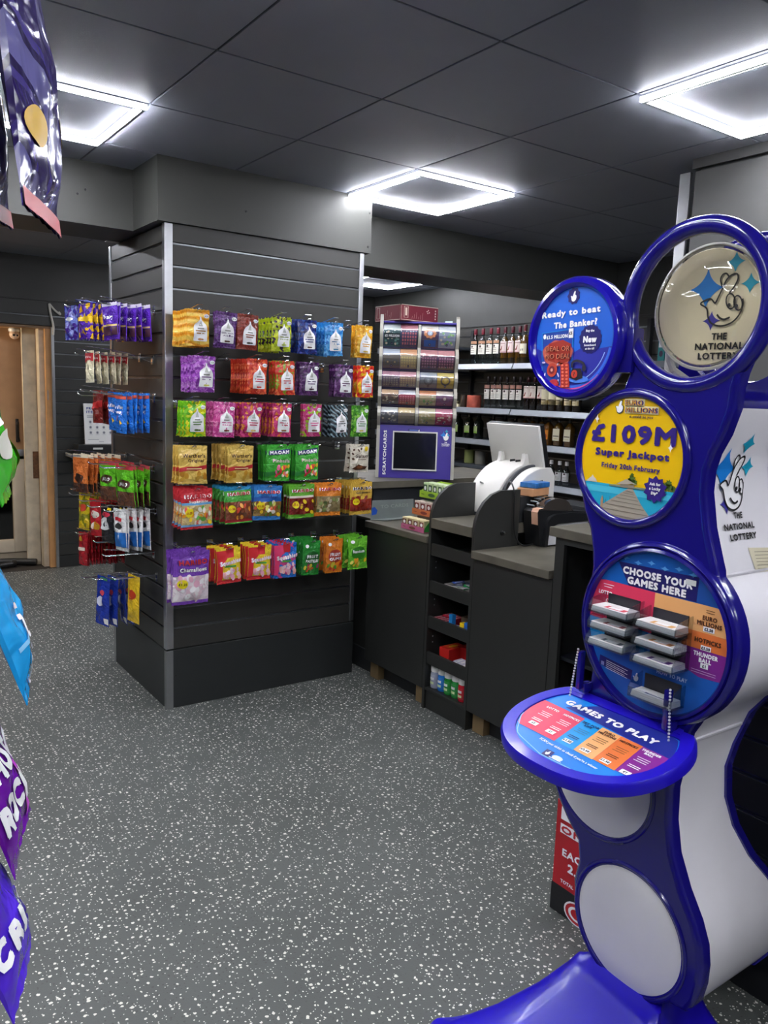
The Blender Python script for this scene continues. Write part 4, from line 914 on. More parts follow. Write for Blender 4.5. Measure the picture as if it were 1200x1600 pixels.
design('pastille', .1, .176, .012, foil(['#1f7a2c', '#2e9238', '#176a24'], 'plain', 30, .24), lambda d: past(d, 'FRUIT', 'PASTILLES', '#14581e', ['#e05a2a', '#d8c83a', '#3a9a4a', '#8a2a5a']))
design('gums', .1, .176, .012, foil(['#d8741c', '#e6862a', '#c46414'], 'plain', 30, .24), lambda d: past(d, 'FRUIT', 'GUMS', '#a8321c', ['#c8321c', '#d8c83a', '#5a9a2a']))
design('randoms', .122, .172, .012, foil(['#5ab42c', '#74c83a', '#4aa424'], 'plain', 30, .24), lambda d: past(d, 'Randoms', '', '#2c7a1c', ['#f0d02a', '#e8a02a', '#f4e46a']))
# --- stacks on the front of the pillar: row height, x of the front packet, packets on the hook, picture, look
ROWZ = {1: 1.885, 2: 1.685, 3: 1.485, 4: 1.287, 5: 1.095, 6: .81}
STK = [(1, 1.4, 7, 'gold', 'gold swirl patterned', 'nearest the left corner in the top row'), (1, 1.532, 2, 'plum', 'dark plum checked', 'lettered CHOCOLATE RAISINS in the top row'), (1, 1.638, 2, 'tweed', 'rust and orange checked', 'in the top row'), (1, 1.812, 5, 'lime', 'lime green packet with dark triangles', 'in the top row'), (1, 1.947, 3, 'navy', 'navy blue', 'in the top row'), (1, 2.097, 5, 'sky', 'light blue mosaic', 'in the top row'), (1, 2.276, 2, 'amber', 'amber yellow', 'overlapping the right corner trim in the top row'),
 (2, 1.428, 5, 'violet', 'violet triangle patterned', 'nearest the left corner in the second row'), (2, 1.688, 7, 'flame', 'flame red', 'in the thick stack of the second row'), (2, 1.831, 3, 'coral', 'red packet with green flecks', 'in the middle of the second row'), (2, 1.965, 2, 'grape', 'dark grape purple', 'in the left purple stack, second row'), (2, 2.163, 3, 'grape2', 'dark purple and lilac', 'in the right purple stack, second row'), (2, 2.29, 2, 'sunset', 'red and yellow mosaic', 'at the right end, second row'),
 (3, 1.384, 3, 'citrus', 'bright green and yellow', 'at the left end, third row'), (3, 1.526, 4, 'pink', 'candy pink', 'in the third row'), (3, 1.664, 4, 'magenta', 'magenta packet with orange flecks', 'in the left magenta stack, third row'), (3, 1.82, 5, 'magenta2', 'deeper magenta and orange', 'in the right magenta stack, third row'), (3, 1.986, 2, 'garden', 'pink and green', 'in the third row'), (3, 2.14, 3, 'slate', 'black striped', 'in the third row'), (3, 2.266, 1, 'leaf', 'leaf green', 'at the right corner trim in the third row'),
 (4, 1.375, 3, 'butter', 'gold packet with a red band', 'in the left stack, fourth row'), (4, 1.608, 6, 'butter', 'gold packet with a red band', 'in the thicker stack, fourth row'), (4, 1.808, 4, 'green_chew', 'navy banded green', 'in the left green stack, fourth row'), (4, 1.961, 3, 'green_chew', 'navy banded green', 'in the right green stack, fourth row'), (4, 2.27, 2, 'cream_choc', 'cream packet with brown chocolate pieces', 'at the right end, fourth row'),
 (5, 1.393, 4, 'mix_red', 'red packet of mixed jellies', 'at the left end, fifth row'), (5, 1.594, 5, 'cola_green', 'green topped packet with a brown lower half', 'in the fifth row'), (5, 1.753, 3, 'bear_blue', 'blue packet of yellow jellies', 'in the fifth row'), (5, 1.936, 3, 'cola_lime', 'lime green packet with a maroon lower half', 'in the fifth row'), (5, 2.093, 3, 'orange_ring', 'orange topped packet', 'in the fifth row'), (5, 2.287, 5, 'bear_gold', 'shiny gold packet', 'at the right end of the fifth row'),
 (6, 1.369, 3, 'mallow', 'big purple and pink marshmallow packet', 'in the bottom row'), (6, 1.55, 4, 'squash_yellow', 'red and yellow packet', 'in the left such stack, bottom row'), (6, 1.714, 4, 'squash_yellow', 'red and yellow packet', 'in the right such stack, bottom row'), (6, 1.851, 4, 'squash_blue', 'blue and pink packet', 'in the bottom row'), (6, 2.001, 5, 'pastille', 'dark green packet', 'in the bottom row'), (6, 2.134, 3, 'gums', 'slim orange packet', 'in the bottom row'), (6, 2.275, 4, 'randoms', 'bright green packet with yellow pieces', 'in the bottom row')]
for row, x, n, key, look, where in STK:
    z = ROWZ[row]; look2 = look if 'packet' in look else look+' packet'
    thick = DES[key][3]*1.55+.005
    sp = max(thick+(.014 if key == 'mallow' else .001), min(.2/max(n, 2), .034)); L = .245
    hx = x
    plur = look2.replace('packet', 'packets', 1); grp = plur+' '+where
    hook(L, (hx, PY0+.002, z+.003), 0, 'wire hook of the %s %s' % (plur, where))
    for i in range(n):
        y = PY0-L+.028+sp*i
        if y > PY0-.02: break
        jit = 0 if i == 0 else rnd.uniform(-.006, .006)-.0006*i
        lb = ('front ' if n > 1 else '')+look2+' '+where
        if i: lb = 'rear '+look2+' '+where
        packet(key, 'sweet_packet', (hx+jit, y, z+rnd.uniform(-.002, .002)), rnd.uniform(-.05, .05)+(.06 if i else 0), lb, grp, tilt=rnd.uniform(-.03, .05))
for x, z, w in ((2.2, 1.885, 'between the light blue and amber packets, top row'), (2.045, 1.287, 'left of the two empty ones in the fourth row'), (2.14, 1.287, 'right of the two empty ones in the fourth row'), (1.55, 1.685, 'in the gap of the second row beside the violet packets'), (2.05, 1.685, 'in the gap between the two purple stacks'), (1.905, 1.485, 'in the gap of the third row beside the magenta packets')):
    hook(.2, (x, PY0+.002, z), 0, 'empty wire hook '+w)

# ------------------------------------------------------------------ bars and bags on the left side of the pillar (hooks run to -x)
def bars(key, w, h, T, base, draw, bands=()):
    BagPrint.wk = 1.7; design(key, w, h, T*.85, base, draw, None, bands)
bars('choc_purple', .13, .165, .011, foil(['#43208c', '#5a2cb0', '#371a78'], 'plain', 30, .2), lambda d: (d.rect(-.5, .5, .36, .41, ink('#d8b878'), 1), d.text('Dairy', 0, .62, .12, IWHITE, 2, w=.6), d.rect(-.5, .5, .12, .34, ink('#4a2a3a'), 1)), ((.9, 1, P('#d0c8dc', .2)),))
bars('choc_yellow', .13, .165, .011, foil(['#4a2496', '#e0b020', '#5a2cb0', '#3c1c80'], 'mosaic', 22, .2), lambda d: d.rect(-.5, .5, .5, .62, ink('#f0c82a'), 1))
bars('choc_blue', .12, .165, .011, foil(['#3a3aa0', '#6a78c8', '#4a2a90', '#8a90d0'], 'mosaic', 22, .2), lambda d: d.ell(0, .6, .3, .06, IWHITE, 1))
bars('cream_bar', .075, .15, .01, foil(['#d8cfa8', '#e6dfc0', '#cabf94'], 'plain', 30, .24), lambda d: (d.poly([(-.5, .92), (.5, .92), (.5, .66), (0, .72), (-.5, .62)], ink('#b8222a'), 1), d.text('Milky', 0, .8, .07, IWHITE, 3, w=.7)))
bars('blue_bar', .095, .185, .012, foil(['#1a62c8', '#2a7adc', '#1654b0'], 'plain', 30, .22), lambda d: (d.text('milky', -.02, .66, .1, IWHITE, 2, w=.7, bold=.08), d.text('way', .05, .54, .1, IWHITE, 2, w=.5, bold=.08), d.star4(-.2, .36, .14, .1, ink('#d82a3a'), 2), d.star4(.15, .26, .12, .09, ink('#f0c82a'), 2), d.rect(-.5, .5, .86, .94, ink('#c8503a'), 1)))
bars('red_bar', .095, .165, .012, foil(['#6a1c1c', '#8a2a24', '#4a1414'], 'plain', 30, .22), lambda d: d.poly([(-.5, .6), (.5, .7), (.5, .5), (-.5, .4)], ink('#c82a2a'), 1))
bars('green_bar', .15, .19, .012, foil(['#58b820', '#6ccc2c', '#4aa41a'], 'plain', 30, .22), lambda d: (d.ell(0, .55, .36, .12, ink('#4a2a1c'), 1), d.text('AERO', 0, .55, .1, IWHITE, 3, w=.5, bold=.06)), ((0, .36, foil(['#4a2c20', '#6a4430', '#3a2018'], 'plain', 40, .22)), (.9, 1, ink('#c83a4a'))))
bars('orange_bar', .15, .195, .012, foil(['#c8622a', '#d8783a', '#b85422'], 'plain', 30, .22), lambda d: (d.ell(0, .36, .3, .14, ink('#3a241c'), 1)), ((0, .22, foil(['#4a2c20', '#5a3828'], 'plain', 40, .22)), (.88, 1, ink('#e8dcc0'))))
bars('white_bag', .105, .2, .011, foil(['#e4e6e6', '#f2f2f0', '#d4d8da'], 'plain', 30, .22), lambda d: (d.rect(-.3, .3, .72, .8, ink('#c82a34'), 1), d.poly([(-.5, .42), (.5, .46), (.5, .1), (-.5, .08)], ink('#2a70c0'), 1), d.ell(0, .6, .2, .08, ink('#3a3a3a'), 1)))
bars('black_bag', .11, .19, .011, foil(['#16161a', '#242428', '#0e0e12'], 'plain', 30, .22), lambda d: (d.ell(-.05, .5, .34, .17, ink('#f0f0ee'), 1), d.ell(-.1, .52, .1, .07, ink('#2a2a2e'), 2), d.ell(0, .74, .3, .07, ink('#d83a50'), 1), d.rect(.1, .4, .86, .92, ink('#f0d020'), 1)))
bars('red_bag', .11, .19, .011, foil(['#b81c28', '#cc2c34', '#a41420'], 'plain', 30, .22), lambda d: (d.ell(0, .6, .34, .1, ink('#f0e8d8'), 1), d.ell(.1, .3, .3, .12, ink('#e8a82a'), 1), d.ell(-.16, .28, .12, .09, ink('#f0e0d0'), 2)))
bars('yellow_bag', .11, .19, .011, foil(['#d8b81c', '#e8cc2a', '#8a8a1c'], 'mosaic', 18, .22), lambda d: d.ell(0, .6, .3, .1, ink('#c8402a'), 1))
bars('red_stick', .09, .17, .0055, foil(['#8c141e', '#a42028', '#741018'], 'plain', 30, .22), lambda d: (d.rect(-.4, .2, .44, .54, ink('#e8dcc8'), 1), d.ell(-.2, .8, .2, .08, ink('#e0a82a'), 1)))
bars('blue_bag', .12, .25, .014, foil(['#18309a', '#223ca8', '#12267e'], 'plain', 30, .24), lambda d: (d.ell(-.05, .5, .26, .1, ink('#d8dcf0'), 1), d.ell(.1, .68, .12, .06, ink('#d84a5a'), 2), d.rect(.2, .5, .04, .16, IWHITE, 1), d.rect(-.2, .3, .93, .98, ink('#2a8a4a'), 1)))
bars('yellow_single', .1, .235, .016, foil(['#e8b818', '#f4cc2e', '#d8a410'], 'plain', 30, .24), lambda d: d.ell(0, .6, .3, .1, ink('#b83a1c'), 1))
BagPrint.wk = 1.0
def side_stack(key, Y, z, x0, sp, n, L, look, where, one='packet', yaw=0.0):
    g = look+' '+one+'s '+where
    hook(L, (PX0+.002, Y, z+.004), -PI/2, 'wire hook of the %s %ss %s' % (look, one, where))
    for i in range(n):
        lb = ('outermost %s %s %s' if i == 0 else 'inner %s %s %s') % (look, one, where)
        packet(key, 'chocolate_bar' if one == 'bar' else 'sweet_packet', (x0+sp*i, Y+rnd.uniform(-.006, .006), z+rnd.uniform(-.003, .003)), -PI/2+(.24 if i == 0 else rnd.uniform(-.06, .16))+yaw, lb, g, tilt=rnd.uniform(-.05, .06), cat='chocolate bar' if one == 'bar' else 'sweets packet')
for key, x, y, z, rz, lb in (('choc_purple', 1.17, 4.02, 1.955, -1.0, 'purple chocolate bar lying across the top side hooks, near one'), ('choc_blue', 1.1, 4.2, 1.962, -1.9, 'blue and purple chocolate bar lying across the far top side hooks')):
    o = packet(key, 'chocolate_bar', (x, y, z), rz, lb, None, cat='chocolate bar'); o.rotation_euler = (1.47, 0, rz)
W = 'left of the pillar'
side_stack('choc_purple', 3.775, 1.915, 1.125, .031, 6, .26, 'purple chocolate', 'on the near top side hook', 'bar')
side_stack('choc_yellow', 3.97, 1.92, 1.07, .031, 7, .29, 'purple and yellow chocolate', 'on the middle top side hook', 'bar')
side_stack('choc_blue', 4.2, 1.925, 1.06, .034, 6, .3, 'blue and purple chocolate', 'on the far top side hook', 'bar')
side_stack('cream_bar', 3.98, 1.7, 1.09, .034, 6, .27, 'slim cream wrapped', 'on the second side row', 'bar')
side_stack('blue_bar', 3.78, 1.508, 1.175, .028, 5, .25, 'bright blue', 'on the near third-row side hook', 'bar')
side_stack('blue_bar', 3.96, 1.512, 1.19, .03, 4, .25, 'bright blue', 'on the middle third-row side hook', 'bar')
side_stack('red_bar', 4.17, 1.515, 1.18, .036, 3, .24, 'dark red', 'beside the bright blue bars, pillar side', 'bar')
side_stack('green_bar', 3.79, 1.168, 1.19, .032, 4, .26, 'green and brown', 'on the near fourth-row side hook', 'bar')
side_stack('green_bar', 3.98, 1.17, 1.165, .034, 4, .26, 'green and brown', 'on the middle fourth-row side hook', 'bar')
side_stack('orange_bar', 4.22, 1.19, 1.1, .034, 6, .3, 'orange and brown', 'on the far fourth-row side hook', 'bar')
side_stack('white_bag', 3.765, .965, 1.155, .03, 5, .25, 'white and blue', 'on the near fifth-row side hook')
side_stack('black_bag', 3.93, .965, 1.145, .031, 5, .28, 'black and white', 'on the fifth side row')
side_stack('red_bag', 4.09, .975, 1.135, .033, 4, .28, 'red and cream', 'on the fifth side row')
side_stack('yellow_bag', 4.27, .985, 1.13, .034, 3, .28, 'yellow green', 'on the far fifth-row side hook')
side_stack('red_stick', 4.2, .79, 1.1, .0165, 13, .27, 'thin dark red', 'low on the pillar side')
side_stack('blue_bag', 4.02, .585, 1.15, .044, 4, .24, 'dark blue', 'lowest on the pillar side')
side_stack('yellow_single', 3.76, .64, 1.22, .04, 1, .22, 'single bright yellow', 'low on the pillar side')
for Y, z, w in ((3.8, 1.69, 'in the second row beside the cream bars'), (4.22, 1.7, 'behind the cream bars'), (4.18, 1.5, 'behind the dark red bars'), (3.95, .79, 'in the low row beside the thin red packets'), (3.8, .75, 'below the white and blue packets'), (4.2, .56, 'behind the dark blue packets')):
    hook(.25, (PX0+.002, Y, z), -PI/2, 'empty wire hook '+w+' '+W)
# ================================================================== COUNTER RUN (fronts in the plane x = 2.43)
FX = 2.43
LAM = P('#5e5a4f', .42, bump=.15, bscale=120, vary=.22, vscale=9); CARC = P('#2a2b29', .45, bump=.08, bscale=350, vary=.04); WOOD = P('#7c6848', .6, vary=.15, vscale=14); PIT = P('#15181c', .5)
def worktop(name, x0, x1, y0, y1, z0, z1, label):
    b = MB(); b.box(x0, x1, y0, y1, z0, z1, LAM, .003); return solo(name, b, label, 'worktop', smooth=False, loc=None)
def cabinet(label, y0, y1, x0, x1, zt, feet):
    t = thing('counter_cabinet', label, 'cabinet', ((x0+x1)/2, (y0+y1)/2, 0))
    b = MB(); b.box(x0, x0+.018, y0, y1, .1, zt, CARC, .0015); part('front_panel', b, t, True, smooth=False)
    b = MB(); b.box(x0+.018, x1, y0, y0+.018, .1, zt, CARC); b.box(x0+.018, x1, y1-.018, y1, .1, zt, CARC); b.box(x0+.018, x1, y0+.018, y1-.018, .1, .118, CARC); part('carcass', b, t, True, smooth=False)
    b = MB(); b.box(x0+.07, x0+.085, y0+.01, y1-.01, 0.0, .098, P('#222426', .5)); part('plinth', b, t, True, smooth=False)
    for fy in feet:
        b = MB(); b.box(x0+.03, x0+.07, fy, fy+.075, 0, .1, WOOD); part('foot_block', b, t, True, smooth=False)
    return t
cabinet('dark front cabinet left of the open sweet shelves', 3.022, 3.54, FX, 2.98, .84, (3.03, 3.445))
worktop('worktop', FX-.012, 3.0, 3.02, 3.56, .842, .876, 'grey stone-look worktop under the tiered chewing gum display')
cabinet('dark front cabinet right of the open sweet shelves, behind the tilted lottery shelf', 2.2, 2.682, FX, 2.98, .83, (2.59, 2.3))
worktop('worktop', FX-.02, 3.0, 2.205, 2.68, .832, .868, 'grey stone-look worktop under the black printer')
t = thing('counter_cabinet', 'narrow dark set-back cabinet between the pillar and the counter', 'cabinet', (2.8, 3.62, 0))
b = MB(); b.box(2.5, 2.518, 3.562, 3.95, .12, .86, CARC); b.box(2.518, 3.0, 3.562, 3.58, .12, .86, CARC); part('front_panel', b, t, True, smooth=False)
b = MB(); b.box(2.49, 2.505, 3.545, 3.95, 0, .12, P('#26282a', .45)); part('plinth', b, t, True, smooth=False)
worktop('worktop', 2.49, 3.0, 3.562, 3.86, .862, .876, 'grey worktop strip behind the bent metal plate')
# ---- open shelf unit with five lipped trays
t = unit = thing('shelf_unit', 'narrow open dark shelf unit of five lipped trays in the counter front', 'shelf unit', (2.7, 2.85, 0))
def side_poly(b, y0, y1):
    pf = [(FX, 0), (FX, .975)]+[(FX+.004, 1.0), (FX+.02, 1.045), (FX+.05, 1.085), (FX+.095, 1.118), (FX+.15, 1.135), (2.705, 1.135), (2.705, 0)]
    b.prism(pf, lambda p, q, h: (p, y0+h, q), 0, y1-y0, CARC)
b = MB(); side_poly(b, 3.0, 3.018); part('side_panel', b, t, True, angle=.5)
b = MB(); side_poly(b, 2.684, 2.702); part('side_panel', b, t, True, angle=.5)
b = MB(); b.box(FX-.004, 3.02, 2.703, 2.999, .922, .97, LAM, .003); part('worktop', b, t, True, smooth=False, label='grey stone-look top under the white terminal')
b = MB(); b.box(3.0, 3.012, 2.703, 2.999, .06, .92, PIT); part('back_panel', b, t, True, smooth=False)
for zt, lip in ((.846, .06), (.659, .06), (.48, .06), (.297, .062)):
    b = MB(); b.box(FX+.004, FX+.02, 2.703, 2.999, zt-lip, zt, CARC, .0015); part('tray_lip', b, t, True, smooth=False)
    b = MB(); b.box(FX+.02, 3.0, 2.703, 2.999, zt-lip+.004, zt-lip+.018, PIT); part('tray_shelf', b, t, True, smooth=False)
b = MB(); b.box(FX+.002, 3.0, 2.703, 2.999, .098, .112, CARC, .001); part('tray_shelf', b, t, True, smooth=False)
b = MB(); b.box(FX+.012, FX+.03, 2.703, 2.999, .0, .098, CARC); part('plinth', b, t, True, smooth=False)
b = MB()
for zt in (.75, .72, .56, .53, .37, .34): b.lathe([(.0035, 0), (.003, .001)], GREY, (2.47, 3.0, zt), 8, (XYZ[0], XYZ[2], -XYZ[1]))
part('peg_hole', b, t, True)
b = MB(); b.lathe([(.012, 0), (.011, .004)], BLACK, (2.6, 2.684, .935), 14, (XYZ[0], XYZ[2], -XYZ[1])); b.lathe([(.006, .004), (.005, .02), (0, .021)], CHROME, (2.6, 2.684, .94), 12, (XYZ[0], XYZ[2], -XYZ[1])); part('bolt', b, t, True)
# goods in the trays
def carton(name, c, ax, h, mat, label, cat, group=None, deco=None):
    b = MB(); b.obox((0, 0, 0), ax, h, mat, .0015)
    if deco:
        d = Decal(lambda a, q, k: tuple(ax[0]*a+ax[1]*q+ax[2]*(h[2]+k))); deco(d); 
        o = len(b.v); b.v += d.v; b.f += [tuple(i+o for i in f) for f in d.f]; b.m += [b.mi(d.mats[k]) for k in d.m]
    return solo(name, b, label, cat, loc=c, group=group, smooth=False)
A0 = XYZ
cl = lambda c, c2: (lambda d: (d.rect(-.03, .03, -.02, .02, ink(c2), 1), d.rect(-.02, .02, -.004, .006, IWHITE, 2)))
b = MB(); b.box(-.1, .1, -.07, .07, 0, .003, P('#b8b6ae', .6)); b.box(-.1, -.097, -.07, .07, 0, .035, P('#b8b6ae', .6)); b.box(-.1, .1, .067, .07, 0, .035, P('#b8b6ae', .6)); b.box(-.1, .1, -.07, -.067, 0, .03, P('#b8b6ae', .6)); b.box(.097, .1, -.07, .07, 0, .04, P('#b8b6ae', .6))
solo('cardboard_tray', b, 'shallow grey cardboard tray of mints in the second shelf from the top', 'tray', loc=(2.57, 2.86, .619), smooth=False)
for i in range(10):
    x, y = 2.5+.042*(i % 4), 2.815+.03*(i//3); green = y < 2.845
    carton('mint_pack', (x, y,   .640+.006*(i % 2)), rotax(.15*(i % 3), .1, .3*i), (.016, .01, .012), ink('#1f8a4a') if green else ink('#d8dcee'), ('green' if green else 'pale')+' mint packs lying in the grey cardboard tray', 'sweets', ('green' if green else 'pale')+' mint packs in the tray', cl('a', '#2a4aa0' if not green else '#f0f0f0'))
for i, (y, c) in enumerate(((2.755, '#2a9a4a'), (2.735, '#1f7a3a'))): carton('mint_pack', (2.5+.03*i, y, .633), rotax(0, 0, .3), (.03, .012, .01), ink(c), 'green mint packs beside the grey cardboard tray', 'sweets', 'green mints beside the tray', cl('a', '#e8f4e8'))
carton('mint_pack', (2.52, 2.88, .808), rotax(.05, 0, .2), (.045, .05, .006), ink('#16424e'), 'dark teal flat pack in the top tray', 'sweets', None, cl('a', '#3a98b0'))
carton('mint_pack', (2.58, 2.82, .809), rotax(.05, 0, .5), (.05, .05, .007), P('#4a453c', .6), 'brown grey flat card pack in the top tray', 'sweets')
for i in range(3): carton('mint_pack', (2.48+.012*i, 2.775-.022*i, .808+.001*i), rotax(.1*i, 0, .5*i), (.018, .011, .006), ink(('#c8c4c0', '#8a2a2a', '#b8b4ac')[i]), ('pale', 'dark red', 'grey')[i]+' small sweet pack at the right of the top tray', 'sweets')
for i in range(8):
    y = 2.965-.026*(i//2)-.004; x = 2.468+.065*(i % 2)
    carton('chew_pack', (x, y, .46+.004*(i % 2)), rotax(0, 0, .05), (.03, .0115, .02), ink('#a81c34'), 'dark red chew packs lying in the third tray', 'sweets', 'dark red chew packs in the third tray', lambda d: (d.rect(-.022, .022, -.006, .006, ink('#e8b0b8'), 1), d.rect(-.018, .018, -.002, .003, ink('#7a1428'), 2)))
carton('gum_box', (2.465, 2.852, .479), rotax(0, .05, 0), (.012, .012, .04), ink('#1f86d0'), 'upright light blue gum box in the third tray', 'sweets')
carton('gum_box', (2.57, 2.81, .47), rotax(0, 0, .2), (.04, .05, .03), P('#5a4a3a', .6), 'brown open card box in the third tray', 'box')
for i in range(4): carton('chew_pack', (2.475+.02*i, 2.815-.012*(i % 2), .454+.006*i), rotax(.1, .1*i, .6), (.03, .009, .008), ink('#5a3aa0'), 'purple and white chew sticks in the third tray', 'sweets', 'purple chew sticks in the third tray', cl('a', '#d8d0ee'))
carton('gum_box', (2.462, 2.757, .47), rotax(0, 0, .1), (.014, .02, .03), ink('#e8c81c'), 'yellow box front in the third tray', 'sweets'); carton('gum_box', (2.462, 2.728, .473), rotax(0, 0, 0), (.014, .018, .034), ink('#2a6ac8'), 'blue box front in the third tray', 'sweets')
def redbox(d): d.rect(-.04, .04, -.03, .03, ink('#e04a2a'), 1); d.ell(0, 0, .03, .012, ink('#f0c82a'), 2)
carton('gum_carton', (2.522, 2.9, .297), rotax(0, 0, .04), (.06, .035, .04), ink('#c8241f'), 'red gum carton, left of the two in the fourth tray', 'box', None, redbox)
carton('gum_carton', (2.6, 2.84, .299), rotax(0, 0, .12), (.06, .05, .042), ink('#b01a1a'), 'red gum carton, rear right of the two in the fourth tray', 'box', None, redbox)
for i in range(5): carton('chew_pack', (2.47+.03*(i % 2), 2.82-.028*(i//2), .27+.005*(i % 2)), rotax(.1, 0, .1), (.02, .012, .014), ink(('#3a3a6a', '#8a6a9a')[i % 2]), ('dark blue', 'lilac')[i % 2]+' sweet packs at the right end of the fourth tray', 'sweets', ('dark blue', 'lilac')[i % 2]+' sweet packs in the fourth tray', cl('a', '#d8d8e8'))
# pots on the lowest shelf
POT = {}
def pot(y, c1, lab, x):
    key = c1
    t = thing('gum_pot', lab, 'gum pot', (x, y, .1125), 0, 'white capped pots on the lowest shelf')
    b = MB(); b.lathe([(.023, 0), (.0255, .004), (.0255, .075), (.023, .082)], P(c1, .25), (0, 0, 0), 20); part('pot', b, t, angle=.5)
    b = MB(); b.lathe([(.02, .082), (.0245, .084), (.0255, .09), (.0255, .112), (.0235, .117), (0, .118)], P('#e8e8e4', .4), (0, 0, 0), 20); part('cap', b, t, angle=.5)
    b = MB(); b.lathe([(.0258, .012), (.0262, .014), (.0262, .068), (.0258, .07)], P(c1, .3), (0, 0, 0), 20)
    for a in (-1.9, -1.55, -1.2):
        for z, m_ in ((.05, IWHITE), (.028, ink('#d8e8b0'))): b.obox((-.0262*math.cos(a+1.57), .0262*math.sin(a+1.57), z), rotax(0, 0, -(a+1.57)), (.0006, .004, .006), m_)
    part('label', b, t)
pot(2.968, '#9aa0b0', 'white capped clear gum pot, leftmost on the lowest shelf', 2.475); pot(2.915, '#2a78c8', 'white capped blue gum pot on the lowest shelf', 2.478); pot(2.862, '#2a8a3c', 'white capped green gum pot, left of the two green ones', 2.475); pot(2.81, '#2f8f44', 'white capped green gum pot, right of the two green ones', 2.478); pot(2.757, '#b81c2c', 'white capped red gum pot, left of the two red ones', 2.475); pot(2.73, '#c02030', 'white capped red gum pot, rear right of the two red ones', 2.53)
# ---- tall unit on the right, open front
t = thing('tall_counter', 'tall counter with a black open front behind the blue lottery stand', 'counter', (2.75, 1.2, 0))
b = MB(); b.box(FX, 3.0, 2.17, 2.196, 0, 1.01, CARC); b.box(FX, 3.0, .12, .145, 0, 1.01, CARC); b.box(FX, FX+.02, .145, 2.17, .985, 1.01, CARC); b.box(FX, FX+.02, .145, 2.17, 0, .1, CARC); b.box(FX, FX+.02, 2.15, 2.17, .1, .985, CARC); part('frame', b, t, True, smooth=False)
b = MB(); b.box(2.95, 2.96, .145, 2.17, 0, 1.0, P('#0c1018', .5)); b.box(FX+.03, 2.95, .145, 2.17, .5, .515, P('#0c1018', .5)); part('interior', b, t, True, smooth=False)
worktop('worktop', FX-.016, 3.02, .1, 2.22, 1.012, 1.05, 'grey stone-look worktop at the far right, highest of the front counters')
# ---- far counter carrying the scratchcard dispenser
t = thing('far_counter', 'dark counter block under the scratchcard dispenser', 'counter', (3.2, 4.2, 0))
b = MB(); b.prism([(2.69, 3.88), (3.9, 3.88), (3.9, 4.5), (2.74, 4.5), (2.72, 4.12)], lambda p, q, h: (p, q, h), 0, 1.006, P('#24272b', .45)); part('body', b, t, True, smooth=False)
b = MB(); b.prism([(2.665, 3.855), (3.92, 3.855), (3.92, 4.5), (2.73, 4.5), (2.7, 4.12)], lambda p, q, h: (p, q, h), 1.008, 1.048, LAM); part('worktop', b, t, True, smooth=False)
b = MB()
for x in (3.6, 3.72): b.box(x, x+.03, 3.872, 3.88, .4, 1.0, WOOD)
part('wood_strip', b, t, True, smooth=False)
# ---- bent metal plate standing on the left worktop
b = MB(); PLT = P('#8d9694', .34, .35, vary=.12, vscale=9)
b.prism([(0, 0), (.31, .0), (.31, .1), (.015, .105)], lambda a, q, h: (2.445+a*.98, 3.548+a*.03-h+q*.1, .879+q), 0, .0025, PLT)
b.prism([(0, 0), (.31, 0), (.2, -.045), (.07, -.06)], lambda a, q, h: (2.445+a*.98, 3.548+a*.03+q, .8795+h), 0, .002, PLT)
d = Decal(lambda a, q, h: (2.445+a*.98, 3.5475+a*.03-.0026-h+q*.1, .879+q)); d.text('TO CARDS', .17, .07, .02, P('#a3aca6', .5), 1, w=.2, bold=.02); d.poly([(.008, .025), (.04, .03), (.048, .05), (.03, .07), (.01, .065)], ink('#2456b8'), 1)
o_ = len(b.v); b.v += d.v; b.f += [tuple(i+o_ for i in f) for f in d.f]; b.m += [b.mi(d.mats[k]) for k in d.m]
solo('metal_plate', b, 'bent grey metal plate with blue tape standing on the left worktop', 'plate', smooth=False)
